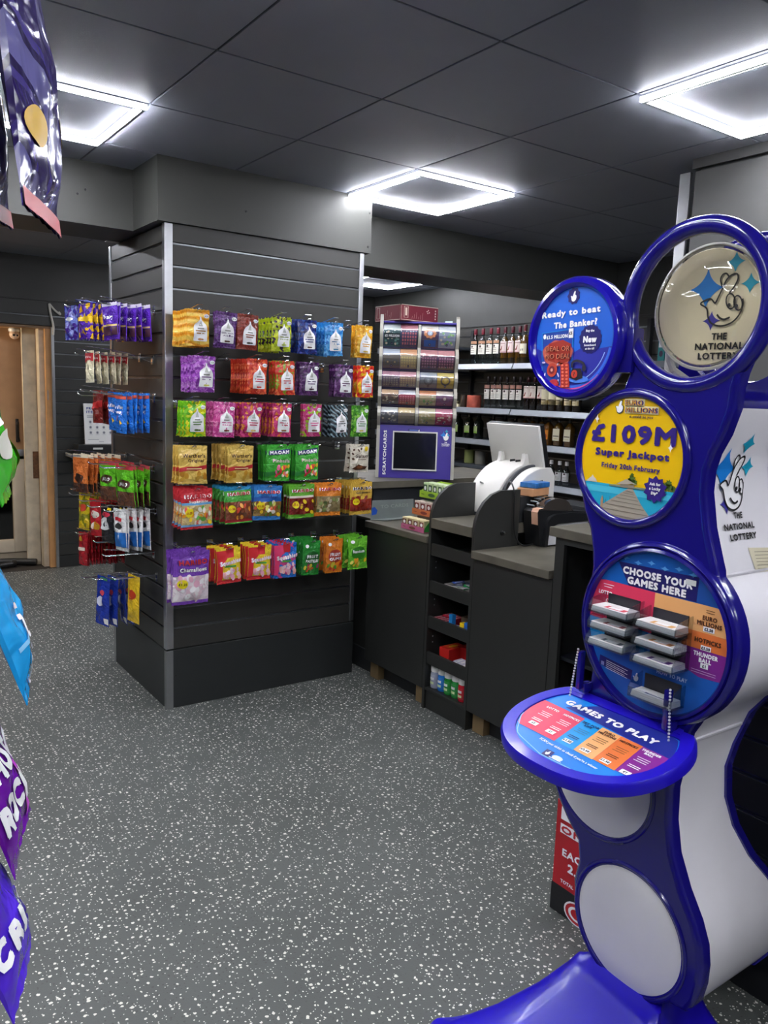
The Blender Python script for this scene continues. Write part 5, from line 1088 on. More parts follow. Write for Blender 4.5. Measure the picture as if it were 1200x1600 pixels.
# ---- tiered gum display: three shelf-ready trays on a stepped stand
t = thing('gum_stand', 'dark stepped stand lifting the upper two gum trays beside the rounded panel', 'display stand', (2.62, 3.15, .877))
b = MB(); b.prism([(2.52, .877), (2.52, .945), (2.636, .945), (2.636, 1.035), (2.72, 1.035), (2.72, .877)], lambda p, q, h: (p, 3.07+h, q), 0, .16, P('#3a2420', .5)); part('step', b, t, True, smooth=False)
def gumtray(c, w, dp, hgt, col, col2, label, n, ps, pcol, plab, grp, printed):
    """tray with its long front towards -x"""
    t = thing('gum_tray', label, 'gum tray', c)
    b = MB(); b.box(0, dp, -w/2, w/2, 0, .003, P(col, .45)); b.box(0, .003, -w/2, w/2, .003, hgt, P(col, .45)); b.box(dp-.003, dp, -w/2, w/2, .003, hgt*2.2, P(col2, .45))
    for y in (-w/2, w/2-.003): b.prism([(0, .003), (dp, .003), (dp, hgt*2.2), (dp*.5, hgt*1.9), (.01, hgt)], lambda p, q, h, y=y: (p, y+h, q), 0, .003, P(col2, .45))
    tr_ = part('tray', b, t, smooth=False)
    d = Decal(lambda a, q, h: (-.0004-h, -a, q)); d.ell(0, hgt*.5, w*.14, hgt*.26, ink(printed), 1); d.rect(-w*.42, -w*.3, hgt*.45, hgt*.55, ink(printed), 1); part('tray_print', d, tr_)
    for r in range(2):
        for i in range(n):
            y = -w/2+w*(i+.5)/n
            b = MB(); hx = (w/n)*.42; b.box(-.012, .012, -hx, hx, 0, ps, P(pcol, .4), .002)
            d = Decal(lambda a, q, h: (-.0125-h, -a, q)); d.rect(-hx*.8, hx*.8, ps*.35, ps*.85, ink(printed), 1); d.ell(0, ps*.6, hx*.5, ps*.16, IWHITE, 2, n=10); d.rect(-hx*.8, hx*.8, ps*.08, ps*.26, ink('#c8bfae'), 1)
            o_ = len(b.v); b.v += d.v; b.f += [tuple(q+o_ for q in f) for f in d.f]; b.m += [b.mi(d.mats[k]) for k in d.m]
            solo('gum_pack', b, plab, 'gum pack', loc=(c[0]+max(.0155, dp*.24)+min(.034, dp*.43)*r, c[1]+y, c[2]+.004), group=grp, smooth=False)
gumtray((2.455, 3.185, .878), .19, .062, .026, '#c86a92', '#2f9a3c', 'pink fronted gum tray, lowest of the three on the left worktop', 4, .056, '#d8cca0', 'cream gum packs in the pink fronted tray', 'cream gum packs', '#7a4a3a')
gumtray((2.53, 3.19, .947), .2, .1, .03, '#c8744a', '#2c8a38', 'orange fronted gum tray, middle of the three on the left worktop', 4, .066, '#d8c8bc', 'reddish gum packs in the orange fronted tray', 'reddish gum packs', '#7a2a2a')
gumtray((2.56, 3.17, 1.037), .2, .14, .034, '#9ac03a', '#a8cc4a', 'lime green gum tray, topmost of the three', 5, .072, '#cfe0b4', 'pale green gum packs in the lime green tray', 'pale green gum packs', '#3a5a3a')

# ================================================================== WHITE TERMINAL AND BLACK PRINTER
TWH = P('#dcdad4', .25, coat=.3, vary=.02); TBK = P('#1b1c1e', .3); SLATE = P('#33363c', .4)
t = thing('till_terminal', 'white rounded terminal with a tilted screen on the sweet shelf unit', 'terminal', (2.9, 2.9, .97))
pf = [(2.715, .985)]+[tuple(p) for p in bez([(2.712, .99), (2.72, 1.03), (2.745, 1.095), (2.79, 1.16), (2.85, 1.21), (2.93, 1.238), (3.02, 1.24)], 5)]+[(3.05, 1.2), (3.05, .985)]
def shell(y0, y1, f, mat, pz=0):
    b = MB(); cx, cz = 2.95, .985
    rings = []
    for y, k in ((y1, .9), (y1-.006, .97), (y1-.016, 1.0), (y0+.004, 1.0), (y0, .985)): rings.append([(cx+(p-cx)*k*f, y, cz+(q-cz)*k*f) for p, q in pf])
    b.rings(rings, mat, True, True); return b
tmain = part('main_body', shell(2.88, 3.1, 1.0, TWH), t, True, angle=.5)
part('dark_band', shell(2.855, 2.884, .965, SLATE), t, True, angle=.5, label='dark curved band')
tside = part('side_body', shell(2.785, 2.857, .93, TWH), t, True, angle=.5)
b = MB()
for i in range(16):
    a = 2.79+.011*i; z = 1.05+.105*math.sin(min(1.5, i/16*1.45)); b.obox((a, 2.784, z), rotax(0, -.5, 0), (.0022, .002, .011), TBK)
part('vent', b, tside, True, smooth=False)
b = MB(); b.box(2.73, 3.05, 2.8, 2.998, .971, .986, TBK); part('foot', b, t, True, smooth=False)
b = MB(); b.lathe([(.014, 0), (.012, .003), (.0, .004)], GREY, (2.765, 3.02, 1.128), 16, (Vector((.6, 0, .8)).cross(Vector((0, 1, 0))), Vector((0, 1, 0)), Vector((-.75, 0, .66)))); part('badge', b, tmain, True)
# screen: its white back faces the shop
so_, su_, sv_ = Vector((2.955, 2.99, 1.322)), Vector((0, -1, 0)), Vector((-.26, 0, .966)); sn_ = su_.cross(sv_)
if sn_.x > 0: sn_ = -sn_
b = MB(); b.obox(so_, (su_, sv_, sn_), (.188, .112, .009), TWH, .006); sback = part('screen_back', b, t, True, angle=.8)
b = MB(); b.obox(so_-sn_*.02, (su_, sv_, sn_), (.19, .114, .014), TBK, .004); part('screen_bezel', b, sback, True, smooth=False)
for yy in (3.06, 2.89):
    b = MB(); b.prism([tuple(p) for p in bez([(2.86, 1.2), (2.9, 1.225), (2.915, 1.25), (2.918, 1.285)], 4)]+[(2.935, 1.285), (2.95, 1.24), (2.95, 1.2)], lambda p, q, h, yy=yy: (p, yy+h, q), -.012, .012, TWH); part('screen_arm', b, t, True, angle=.5)
b = MB(); b.box(2.93, 2.96, 2.95, 2.957, 1.236, 1.25, TBK); b.box(2.93, 2.96, 2.99, 2.997, 1.236, 1.25, TBK); part('hinge', b, t, True, smooth=False)
solo('power_cable', MB().tube(bez([(2.76, 2.86, 1.05), (2.7, 2.76, 1.16), (2.66, 2.69, 1.15), (2.655, 2.672, 1.1), (2.66, 2.672, 1.0), (2.67, 2.668, .92), (2.70, 2.65, .876), (2.765, 2.64, .876)], 8), .004, BLACK, 8), 'black cable running from the white terminal down to the black printer', 'cable')
b = MB(); b.box(2.73, 2.92, 2.706, 2.782, .975, 1.098, P('#222426', .5), .003); solo('black_box', b, 'plain black box between the rounded panel and the white terminal', 'box', smooth=False)
for k, (z, mt, lab) in enumerate(((1.1, P('#c8946a', .6, vary=.15), 'brown card box, lower of the pair lying beside the terminal'), (1.139, P('#2a68a8', .5, vary=.5, vscale=30), 'blue patterned box, upper of the pair lying beside the terminal'))):
    b = MB(); b.obox((0, 0, .018-.006*k), rotax(0, 0, .25), (.075-.01*k, .045, .018-.006*k), mt, .002)
    solo('card_box', b, lab, 'box', loc=(2.835+.01*k, 2.728, z), smooth=False)
b = MB(); b.box(3.12, 3.3, 2.45, 2.9, .9, 1.034, P('#2b2d2f', .5)); b.box(3.12, 3.3, 2.2, 2.9, .0, .9, P('#2b2d2f', .5)); solo('back_counter', b, 'low dark back counter behind the terminal and printer', 'counter', smooth=False)
# ---- printer
t = thing('ticket_printer', 'black ticket printer with a curved clear lid on the right worktop', 'printer', (2.8, 2.5, .869))
b = MB(); b.prism([(2.772, .872), (2.752, .97), (2.745, 1.035), (2.76, 1.045), (2.99, 1.03), (3.1, 1.02), (3.1, .872)], lambda p, q, h: (p, h, q), 2.6, 2.698, TBK); part('body', b, t, True, angle=.4)
ld_ = [tuple(p) for p in bez([(2.772, 1.044), (2.798, 1.073), (2.832, 1.089), (2.89, 1.095), (2.951, 1.076), (2.99, 1.03)], 4)]
b = MB(); b.prism(ld_, lambda p, q, h: (p, h, q), 2.604, 2.65, P('#3b3632', .1, coat=.8)); part('curved_lid', b, t, True, angle=.6)
b = MB(); b.prism([(p-.006, q+.003) for p, q in ld_], lambda p, q, h: (p, h, q), 2.652, 2.696, clear('#8e979c', .04, .3))
for i in range(4): b.obox((2.768+.022*i, 2.674, 1.06+.019*i-.0028*i*i), rotax(0, -.9+.22*i, 0), (.0022, .022, .004), P('#b8c0c4', .2))
part('display_window', b, t, True, angle=.6)
b = MB(); b.rings([[(2.749, y, .975), (2.742, y, 1.035), (2.752, y, 1.05), (2.79, y, 1.054)] for y in (2.643, 2.63, 2.612, 2.602)], P('#d8a98c', .5, vary=.08), False, False, False); part('paper_roll', b, t, True, label='pale pink paper')
ro = [(2.785, .872), (2.787, .95), (2.795, .989), (2.816, 1.012), (2.85, 1.023), (2.956, 1.025), (3.1, 1.014)]; ri = [(3.1, .98), (2.9, .979), (2.866, .976), (2.835, .966), (2.815, .945), (2.806, .915), (2.804, .872)]
b = MB(); b.prism(ro+ri, lambda p, q, h: (p, h, q), 2.582, 2.601, TBK); part('front_rail', b, t, True, angle=.6)
b = MB(); b.prism([(2.806, .876), (2.808, .915), (2.817, .943), (2.837, .962), (2.868, .973), (3.09, .976), (3.09, .876)], lambda p, q, h: (p, h, q), 2.59, 2.599, P('#c9cbcc', .4)); part('side_cover', b, t, True, label='pale grey arched side cover')

# ================================================================== SCRATCHCARD DISPENSER (turned towards the door: local -y is its front)
DP = Vector((3.075, 3.995, 1.049)); DRZ = math.radians(-35.5)
disp = thing('scratchcard_dispenser', 'tall purple scratchcard dispenser with ten clear windows on the far counter', 'scratchcard dispenser', DP, DRZ)
VIO = P('#3a2a8e', .35, vary=.04); FRM = P('#b4b2a6', .4, vary=.03)
W2 = .243; ROWS = [(.952, .8), (.796, .668), (.66, .555), (.548, .447), (.441, .33)]
def yfront(z):
    if z < .32: return -.085+.1*z
    for zt, zb in ROWS:
        if zb-.008 <= z <= zt+.004: q = (zt-z)/(zt-zb); return -.03-.012+.055*(z-.33)-.045*math.sin(PI*min(1, max(0, q))**.8)
    return -.03+.055*(z-.33)
def frame(b, x0, x1, d):
    pts = [(.13, 0), (yfront(0)-d, 0)]+[(yfront(z)-d, z) for z in [.02*i for i in range(1, 47)]]+[(yfront(.93)-d+.001, .95), (yfront(.93)-d+.012, .98), (yfront(.93)-d+.032, .996), (yfront(.93)-d+.05, .99), (.028, .958), (.13, .94)]
    b.prism(pts, lambda y, z, h: (h, y, z), x0, x1, FRM)
for x0, x1 in ((-W2, -W2+.02), (W2-.02, W2)):
    b = MB(); frame(b, x0, x1, .012); part('side_frame', b, disp, angle=.4)
b = MB(); pts = [(.03, .32)]+[(yfront(z)-.006, z) for z in [.32+.02*i for i in range(0, 32)]]+[(.03, .94)]; b.prism(pts, lambda y, z, h: (h, y, z), -.009, .009, FRM); part('middle_frame', b, disp, angle=.4)
b = MB(); b.box(-W2+.02, W2-.02, .03, .12, 0, .94, VIO); b.box(-W2+.02, W2-.02, -.04, .09, .945, .957, VIO, .003); part('back_body', b, disp, smooth=False)
b = MB(); b.rings([[(-W2+.02, yfront(z), z) for z in (0, .1, .2, .325)]+[(-W2+.02, .03, .325), (-W2+.02, .03, 0)], [(W2-.02, yfront(z), z) for z in (0, .1, .2, .325)]+[(W2-.02, .03, .325), (W2-.02, .03, 0)]], VIO, True, True); lpan = part('lower_panel', b, disp, smooth=False)
pfn = lambda a, q, h: (a, yfront(q)-h, q)
d = Decal(pfn, lift=.0006)
d.text('SCRATCHCARDS', -.19, .155, .021, IWHITE, 2, w=.272, rot=PI/2, bold=.05)
for (x, y, ra, rb, m_) in ((.172, .273, .022, .026, SKY), (.19, .297, .012, .014, TEAL), (.2, .272, .012, .014, TEAL)): d.star4(x, y, ra, rb, m_, 2)
mini_hand(d, .185, .265, .026, IWHITE, 4); d.text('THE', .187, .229, .007, IWHITE, 4, bold=.04); d.text('NATIONAL', .187, .219, .007, IWHITE, 4, w=.05, bold=.04); d.text('LOTTERY', .187, .209, .007, IWHITE, 4, w=.046, bold=.04)
d.rect(-.05, .025, .288, .306, ink('#1d1a66'), 2); d.rect(-.04, .012, .294, .301, ink('#5a78c8'), 4); mini_hand(d, .018, .297, .007, IWHITE, 4)
part('panel_print', d, lpan)
b = MB(); 
for x0, x1, z0, z1 in ((-.142, .135, .282, .29), (-.142, .135, .05, .058), (-.142, -.134, .058, .282), (.127, .135, .058, .282)): b.prism([(x0, z0), (x1, z0), (x1, z1), (x0, z1)], lambda a, q, h: (a, yfront(q)-h, q), -.002, .008, P('#d8d6d2', .35))
sfrm = part('screen_frame', b, disp, smooth=False)
b = MB(); b.prism([(-.134, .058), (.127, .058), (.127, .282), (-.134, .282)], lambda a, q, h: (a, yfront(q)-h, q), -.002, .002, P('#14161a', .12, coat=.6)); part('screen', b, sfrm, smooth=False)
# windows and the cards behind them
CW = clear('#eef0f2', .05, .10)
def cardprint(d, x0, x1, z0, z1, sc):
    w, h = x1-x0, z1-z0; cx = (x0+x1)/2
    base, top, acc, mode, tx, num = sc
    mixw = lambda c, f=.3: '#%02x%02x%02x' % tuple(int(int(c[i:i+2], 16)*(1-f)+255*f) for i in (1, 3, 5))
    base, top, acc = mixw(base, .14), mixw(top), mixw(acc)  # white mixed into the card colours for lamp highlights, most in the top band
    d.rect(x0, x1, z0, z1, ink(base), 0); d.rect(x0, x1, z1-h*.3, z1, ink(top), 1)
    rr = random.Random(num)
    if mode == 'grid':
        for i in range(6):
            for j in range(4): d.rect(x0+w*(.08+.15*i), x0+w*(.17+.15*i), z0+h*(.1+.14*j), z0+h*(.19+.14*j), ink(acc), 2)
    elif mode == 'rings':
        for i in range(2): d.ell(cx+(i-.5)*w*.42, z0+h*.32, w*.17, w*.17, ink(acc), 2); d.ell(cx+(i-.5)*w*.42, z0+h*.32, w*.1, w*.1, ink(base), 3); d.ell(cx+(i-.5)*w*.42, z0+h*.32, w*.05, w*.05, ink('#d8c090'), 4, n=10)
    elif mode == 'flower':
        for i in range(9): q = 2*PI*i/9; d.ell(cx+w*.28*math.cos(q), z0+h*.6+w*.22*math.sin(q), w*.1, w*.09, ink(acc), 2, n=10)
        d.ell(cx, z0+h*.6, w*.15, w*.14, ink('#c8d8e8'), 3); d.rect(x0+w*.15, x1-w*.15, z0+h*.05, z0+h*.32, ink('#2a5aa8'), 2)
    elif mode == 'disc':
        d.ell(cx, z0+h*.48, w*.3, w*.28, ink(acc), 2); d.ell(cx, z0+h*.48, w*.2, w*.18, ink(base), 3); d.ell(cx, z0+h*.48, w*.08, w*.1, ink(top), 4)
    else:
        for i in range(14): d.ell(rr.uniform(x0+w*.1, x1-w*.1), rr.uniform(z0+h*.12, z1-h*.35), w*.07, h*.05, ink(acc if i % 2 else '#e8dcc0'), 2+i % 2, n=8)
    if tx: d.rect(x0+w*.04, x1-w*.04, z0+h*.34, z0+h*.56, ink('#1a2a2e'), 4); d.text(tx, cx, z0+h*.45, h*.11, IWHITE, 6, w=w*.84, bold=.05)
    d.ell(cx, z0+h*.13, w*.07, w*.07, ink('#1d1a4a'), 5, n=14); d.text(str(num), cx, z0+h*.13, w*.06, IWHITE, 7)
SCD = [('#0f3b40', '#d8e0dc', '#3a8a78', 'scatter', '£2 MILLION', 1, 'dark green card reading 2 MILLION'), ('#2a2550', '#b8505c', '#c23a44', 'grid', '', 2, 'navy card with red squares'), ('#3a2a4a', '#e8dcc8', '#e8702a', 'flower', '', 3, 'card with an orange flower wreath'), ('#8f98b0', '#cdd4da', '#5fc03a', 'scatter', '', 4, 'grey card with green blobs'),
       ('#5b5148', '#b8c4d8', '#2a2a30', 'rings', '', 5, 'brown card with two dark wheels'), ('#a89468', '#e08a4a', '#c8a84a', 'grid', '', 6, 'tan card with an orange top'), ('#4a2238', '#c86a6a', '#8a3a5c', 'grid', '', 7, 'left maroon grid card'), ('#4c243c', '#c86a6a', '#903e60', 'grid', '', 8, 'right maroon grid card'),
       ('#6a5468', '#b86a84', '#8a7a6a', 'grid', '', 9, 'mauve grid card'), ('#a07a6a', '#c87a84', '#c89a5a', 'grid', '', 10, 'pinkish brown grid card'), ('#7a7e88', '#9aa0aa', '#3a3c44', 'disc', '', 11, 'grey card with a dark oval'), ('#c8a030', '#d8b840', '#3a2a20', 'disc', '', 12, 'gold yellow card'),
       ('#5a4038', '#d8a06a', '#8a5a3a', 'scatter', '', 13, 'brown and orange card'), ('#b02c44', '#c8c8d4', '#d85a6a', 'grid', '', 14, 'crimson and silver card'), ('#c8b084', '#d8682a', '#5aa83a', 'scatter', '', 15, 'cream card with orange and green dots'), ('#7a4468', '#d8c0b0', '#5a2a58', 'disc', '', 16, 'card with a big purple disc'),
       ('#5a5a60', '#d8d8d4', '#8a8a8a', 'scatter', '', 17, 'silver grey card'), ('#8a7a60', '#d8b060', '#6a5a4a', 'grid', '', 18, 'brown and gold card'), ('#b8a468', '#c8b884', '#7a8a4a', 'scatter', '', 19, 'olive and cream card'), ('#b82a4c', '#d86a84', '#e08a9a', 'scatter', '', 20, 'bright crimson card')]
rown = ['top', 'second', 'third', 'fourth', 'lowest']
for r, (zt, zb) in enumerate(ROWS):
    for c in range(2):
        xa, xb = (-W2+.02, -.009) if c == 0 else (.009, W2-.02)
        b = MB(); zz = [zb+(zt-zb)*i/12 for i in range(13)]
        b.rings([[(xa, yfront(z)-.002, z) for z in zz], [(xb, yfront(z)-.002, z) for z in zz]], CW, False, False, False); part('window', b, disp, angle=.9)
        b = MB(); b.box(xa, xb, yfront(zb)+.0, .03, zb-.006, zb-.001, P('#2a2440', .4)); part('cell_floor', b, disp, smooth=False)
        for h_ in range(2):
            sc = SCD[r*4+c*2+h_]; m_ = (xa+xb)/2
            x0, x1 = (xa+.003, m_-.001) if h_ == 0 else (m_+.001, xb-.003)
            fn = lambda a, q, hh, zt=zt, zb=zb: (a, min(.028, yfront(q)+.010)-hh, q)
            d = Decal(fn, cut=((), tuple(zb+(zt-zb)*i/6 for i in range(1, 6))), step=.0004)
            cardprint(d, x0, x1, zb+.004, zt-.006, sc[:6])
            o = link_mesh('scratchcard', d, False); o.location = DP; o.rotation_euler = (0, 0, DRZ)
            tag(o, '%s in the %s row of the purple dispenser' % (sc[6], rown[r]), 'scratchcard')
# wine carton on top
t = thing('wine_carton', 'dark red printed carton lying on top of the scratchcard dispenser', 'box', (2.922, 3.99, 2.008))
MAR = P('#6e1c2c', .55, vary=.08); CRM = ink('#d8c8b8')
b = MB(); b.box(0, .29, 0, .27, 0, .09, MAR, .002)
d = Decal(lambda a, q, h: (a, -.0005-h, q))
d.line([(.004, .005), (.286, .005), (.286, .093), (.004, .093)], .003, CRM, 1, True)
d.line([(.025, .018), (.055, .018), (.055, .083), (.025, .083)], .003, CRM, 1, True); d.rect(.033, .047, .03, .076, CRM, 1)
for i in range(6): d.line([(.085+.016*i, .014), (.088+.016*i, .03+.012*(i % 3))], .002, ink('#b88a84'), 1)
for x, y in ((.2, .065), (.21, .072), (.206, .055), (.218, .06)): d.ell(x, y, .004, .004, CRM, 1, n=8)
for i in range(4): d.rect(.262, .27, .02+.016*i, .029+.016*i, CRM, 1)
def merge(b, d):
    o_ = len(b.v); b.v += d.v; b.f += [tuple(q+o_ for q in f) for f in d.f]; b.m += [b.mi(d.mats[k]) for k in d.m]
merge(b, d)
d = Decal(lambda a, q, h: (-.0005-h, .27-a, q)); d.line([(.005, .005), (.265, .005), (.265, .093), (.005, .093)], .003, CRM, 1, True); d.line([(.02, .018), (.05, .018), (.05, .083), (.02, .083)], .003, CRM, 1, True)
for i in range(5): d.line([(.09+.02*i, .014), (.094+.02*i, .035+.014*(i % 3))], .002, ink('#b88a84'), 1)
merge(b, d); part('carton_body', b, t, smooth=False)
# ================================================================== LIQUOR SHELVES ON THE RIGHT WALL
t = liq = thing('liquor_shelving', 'grey metal wall shelving of spirits behind the counter', 'shelving', (4.7, 4.0, 0))
SHG = P('#8d9298', .38, .55, vary=.04); SHD = P('#4a5058', .45, .3); LX = 4.5
LEV = (1.835, 1.477, 1.218, .925)
BAYS = ((4.635, 5.47), (3.62, 4.625), (2.6, 3.61), (1.6, 2.59))
for k, z in enumerate(LEV):
    for y0, y1 in BAYS:
        b = MB(); b.box(LX+.004, 4.836, y0, y1, z-.022, z, SHD); b.prism([(LX, z-.045), (LX-.014, z-.038), (LX+.004, z+.004), (LX+.01, z+.004), (LX+.01, z-.045)], lambda p, q, h: (p, h, q), y0, y1, SHG); part('shelf', b, liq, True, smooth=False)
for y0, y1 in BAYS[:2]:
    b = MB(); b.box(LX+.012, LX+.015, y0, y1-.02, LEV[0], LEV[0]+.05, clear('#dfe6e8', .03, .10)); part('clear_riser', b, liq, True, smooth=False)
for y in (5.475, 4.63, 3.615, 2.595):
    b = MB(); b.box(4.80, 4.836, y-.015, y+.015, 0, 2.15, P('#2a2c2f', .5, .4)); part('upright', b, liq, True, smooth=False)
for z in (2.0, 1.79, 1.477, 1.218, .925):
    b = MB(); b.box(LX+.01, 4.836, 5.485, 6.5, z-.022, z, SHD); b.box(LX, LX+.01, 5.485, 6.5, z-.045, z+.004, SHG); part('shelf', b, liq, True, smooth=False)
GLASS = clear('#cfd6d4', .04, .12)
BT = {}
def bottle(kind, x, y, z, label, group, rz=None):
    """glass body with its cap and paper label as parts; the label faces the shop (-x)"""
    if kind in BT: return copy_tree(BT[kind], (x, y, z), rnd.uniform(-.2, .2), label, group)
    H, R, neck, glass, liquid, capc, lab, extra, sq = KIND[kind]
    t = thing('spirit_bottle', label, 'bottle', (x, y, z), 0, group)
    body = [(R*.86, .001), (R, .008), (R, H*.56), (R*.93, H*.62), (R*.62, H*.69), (neck*1.1, H*.75), (neck, H*.80), (neck, H*.9)]
    b = MB(); b.lathe(body, glass, (0, 0, 0), 18, None, sq); gb = part('glass_body', b, t, angle=.7)
    if liquid:
        b = MB(); b.lathe([(r*.88, zz*(.985)+.003) for r, zz in body[:6]]+[(0, H*.74)], liquid, (0, 0, 0), 16, None, sq); part('liquid', b, gb, angle=.7)
    b = MB(); b.lathe([(neck*1.15, H*.84), (neck*1.2, H*.845), (neck*1.2, H*.985), (neck*1.05, H), (0, H)], P(capc, .3), (0, 0, 0), 14); part('cap', b, t, angle=.5)
    if lab:
        z0, z1, c, mk, c2 = lab
        r_ = R*1.012
        def fn(a, q, h, r_=r_): return (-(r_+h)*math.cos(a/r_), -(r_+h)*math.sin(a/r_), q) if not sq else (-(R*1.01+h), -a, q)
        d = Decal(fn, lift=.0003, step=.0003, cut=(tuple(-R*1.1+R*.22*i for i in range(11)), ()))
        w = R*1.15 if not sq else R*.82
        d.rect(-w, w, H*z0, H*z1, P(c, .5), 0)
        if mk == 'bat':
            d.ell(0, H*(z1-.05), R*.3, H*.035, ink('#3a2a2a'), 1, n=12)
            for i in range(3): d.rect(-R*.6, R*.6, H*(z0+.05+.05*i), H*(z0+.065+.05*i), ink('#8a8478'), 1)
        elif mk == 'bird': d.poly([(-R*.6, H*(z0+.08)), (-R*.2, H*(z0+.1)), (R*.1, H*(z0+.19)), (R*.2, H*(z0+.16)), (R*.05, H*(z0+.06)), (-R*.3, H*(z0+.05))], ink('#7a2a1c'), 1); d.rect(-R*.8, R*.8, H*(z1-.06), H*(z1-.045), ink('#7a4a4a'), 1); d.rect(-w, w, H*z0, H*(z0+.035), ink('#c8a098'), 1)
        elif mk == 'js': d.text('JJS', 0, H*(z0+.1), H*.05, ink('#3a2a24'), 1, w=R*1.0)
        elif mk == 'stag':
            d.poly([(-R*.5, H*(z1+.09)), (-R*.3, H*(z1+.03)), (-R*.12, H*(z1+.0)), (R*.12, H*(z1+.0)), (R*.3, H*(z1+.03)), (R*.5, H*(z1+.09)), (R*.34, H*(z1+.08)), (R*.1, H*(z1+.03)), (0, H*(z1+.05)), (-R*.1, H*(z1+.03)), (-R*.34, H*(z1+.08))], IWHITE, 1); d.rect(-w*.8, w*.8, H*z0, H*(z0+.06), ink('#6a9a2a'), 1)
        elif mk == 'sun': d.ell(0, H*(z0+.14), R*.5, H*.08, ink('#8a2a1a'), 1); d.rect(-w, w, H*z0, H*(z0+.04), ink('#5a2a14'), 1)
        else:
            d.rect(-R*.7, R*.7, H*(z0+.13), H*(z0+.16), ink('#4a3a2a'), 1)
            d.rect(-R*.5, R*.5, H*(z0+.05), H*(z0+.065), ink('#a8925a'), 1)
        if extra: d.rect(-w, w, H*extra[0], H*extra[1], P(extra[2], .4), 0)
        part('label', d, gb)
    BT[kind] = t
    return t
AMB = P('#8a5a14', .12, vary=.05); AMB2 = P('#b06a18', .12, vary=.05); DKG = P('#10150f', .12); BRN = P('#2c1608', .12)
KIND = {'white_rum': (.3, .036, .0125, GLASS, None, '#6a1c2a', (.3, .56, '#e2dfd4', 'bat', 0), (.585, .66, '#b88a6a'), None),
        'whisky_bird': (.3, .037, .0125, GLASS, AMB, '#4a1420', (.32, .62, '#dcc8c0', 'bird', 0), None, None),
        'whisky_plain': (.305, .038, .012, GLASS, AMB, '#5a1a24', (.27, .52, '#d8d0b8', 'js', 0), None, None),
        'tall_clear': (.36, .045, .013, clear('#b9c4c0', .05, .16), None, '#8c9088', None, None, None),
        'small_rum': (.262, .032, .0125, GLASS, None, '#2a2224', (.3, .6, '#dcd9d0', 'bat', 0), (.63, .74, '#a87a6a'), None),
        'small_bird': (.262, .035, .0125, GLASS, P('#2a1a10', .15), '#3a1218', (.36, .72, '#d8ccc0', 'bird', 0), None, None),
        'cream_box': (.25, .036, .012, GLASS, P('#3a2412', .15), '#2a1c18', (.2, .66, '#d8cfae', 'gin', 0), (.2, .34, '#b8943a'), None),
        'herbal': (.235, .033, .013, DKG, None, '#14180f', (.2, .46, '#8f9e6a', 'stag', 0), None, 5),
        'dark': (.222, .036, .012, P('#0e1012', .1), None, '#101114', None, None, 4),
        'flask_amber': (.235, .036, .011, GLASS, AMB2, '#5a141c', (.16, .5, '#c87a1c', 'sun', 0), None, 4),
        'flask_bell': (.235, .036, .011, GLASS, AMB, '#3a2a20', (.18, .56, '#d8cfae', 'bell', 0), None, 4),
        'mini_clear': (.185, .03, .012, clear('#c8d0ce', .04, .14), None, '#dcdcd8', (.2, .55, '#d0d2d0', 'bat', 0), None, None)}
ORD = ('leftmost', 'second from left', 'third from left', 'rightmost')
for i, y in enumerate((5.221, 5.127, 5.03, 4.944)): bottle('white_rum', 4.62, y, LEV[0]+.001, 'clear white-labelled rum bottle on the top shelf, %s of four' % ORD[i], 'white-labelled clear bottles on the top liquor shelf')
for i, y in enumerate((4.86, 4.773, 4.692)): bottle('whisky_bird', 4.62, y, LEV[0]+.001, 'amber whisky bottle with a bird label on the top shelf, %s of three' % ('leftmost', 'middle', 'rightmost')[i], 'bird label whisky bottles on the top liquor shelf')
bottle('whisky_plain', 4.6, 4.613, LEV[0]+.001, 'amber whisky bottle with a plain cream label at the right of the top shelf', None)
bottle('tall_clear', 4.62, 4.463, LEV[0]+.001, 'tall frosted clear bottle beside the round banker disc', None)
for i, y in enumerate((5.031, 4.952, 4.886, 4.809, 4.727, 4.656)): bottle('small_rum', 4.62, y, LEV[1]+.001, 'clear white-labelled bottle on the second shelf, number %s of six from left' % ('one', 'two', 'three', 'four', 'five', 'six')[i], 'white-labelled clear bottles on the second liquor shelf')
for i, y in enumerate((4.566, 4.498, 4.418)): bottle('small_bird', 4.62, y, LEV[1]+.001, 'dark whisky bottle with a bird label on the second shelf, %s of three' % ('leftmost', 'middle', 'rightmost')[i], 'bird label whisky bottles on the second liquor shelf')
for i, y in enumerate((4.352, 4.28, 4.2, 4.12, 4.04)): bottle('cream_box', 4.6, y, LEV[1]+.001, 'cream labelled bottle on the second shelf under the banker disc, %s of five' % ('first', 'second', 'third', 'fourth', 'last')[i], 'cream labelled bottles on the second liquor shelf')
for i, y in enumerate((5.341, 5.2, 5.078)): bottle('herbal', 4.58, y, LEV[2]+.001, 'square dark green bottle with a white stag mark, %s of three' % ('leftmost', 'middle', 'rightmost')[i], 'square dark green bottles on the third liquor shelf')
for i, y in enumerate((4.947, 4.803, 4.685)): bottle('dark', 4.62, y, LEV[2]+.001, 'plain black bottle behind the terminal screen, %s of three' % ('leftmost', 'middle', 'rightmost')[i], 'plain black bottles on the third liquor shelf')
for i, y in enumerate((4.578, 4.494, 4.394)): bottle('flask_bell', 4.62, y, LEV[2]+.001, 'dark flask whose capped neck shows over the terminal screen, %s of three' % ('leftmost', 'middle', 'rightmost')[i], 'flasks behind the terminal screen')
bottle('flask_amber', 4.6, 4.305, LEV[2]+.001, 'amber flask with an orange label, right of the terminal screen', None)
for i, y in enumerate((4.2, 4.09)): bottle('flask_bell', 4.6, y, LEV[2]+.001, 'flat flask with a cream label, %s of the two beside the yellow jackpot disc' % ('left', 'right')[i], 'cream label flasks beside the jackpot disc')
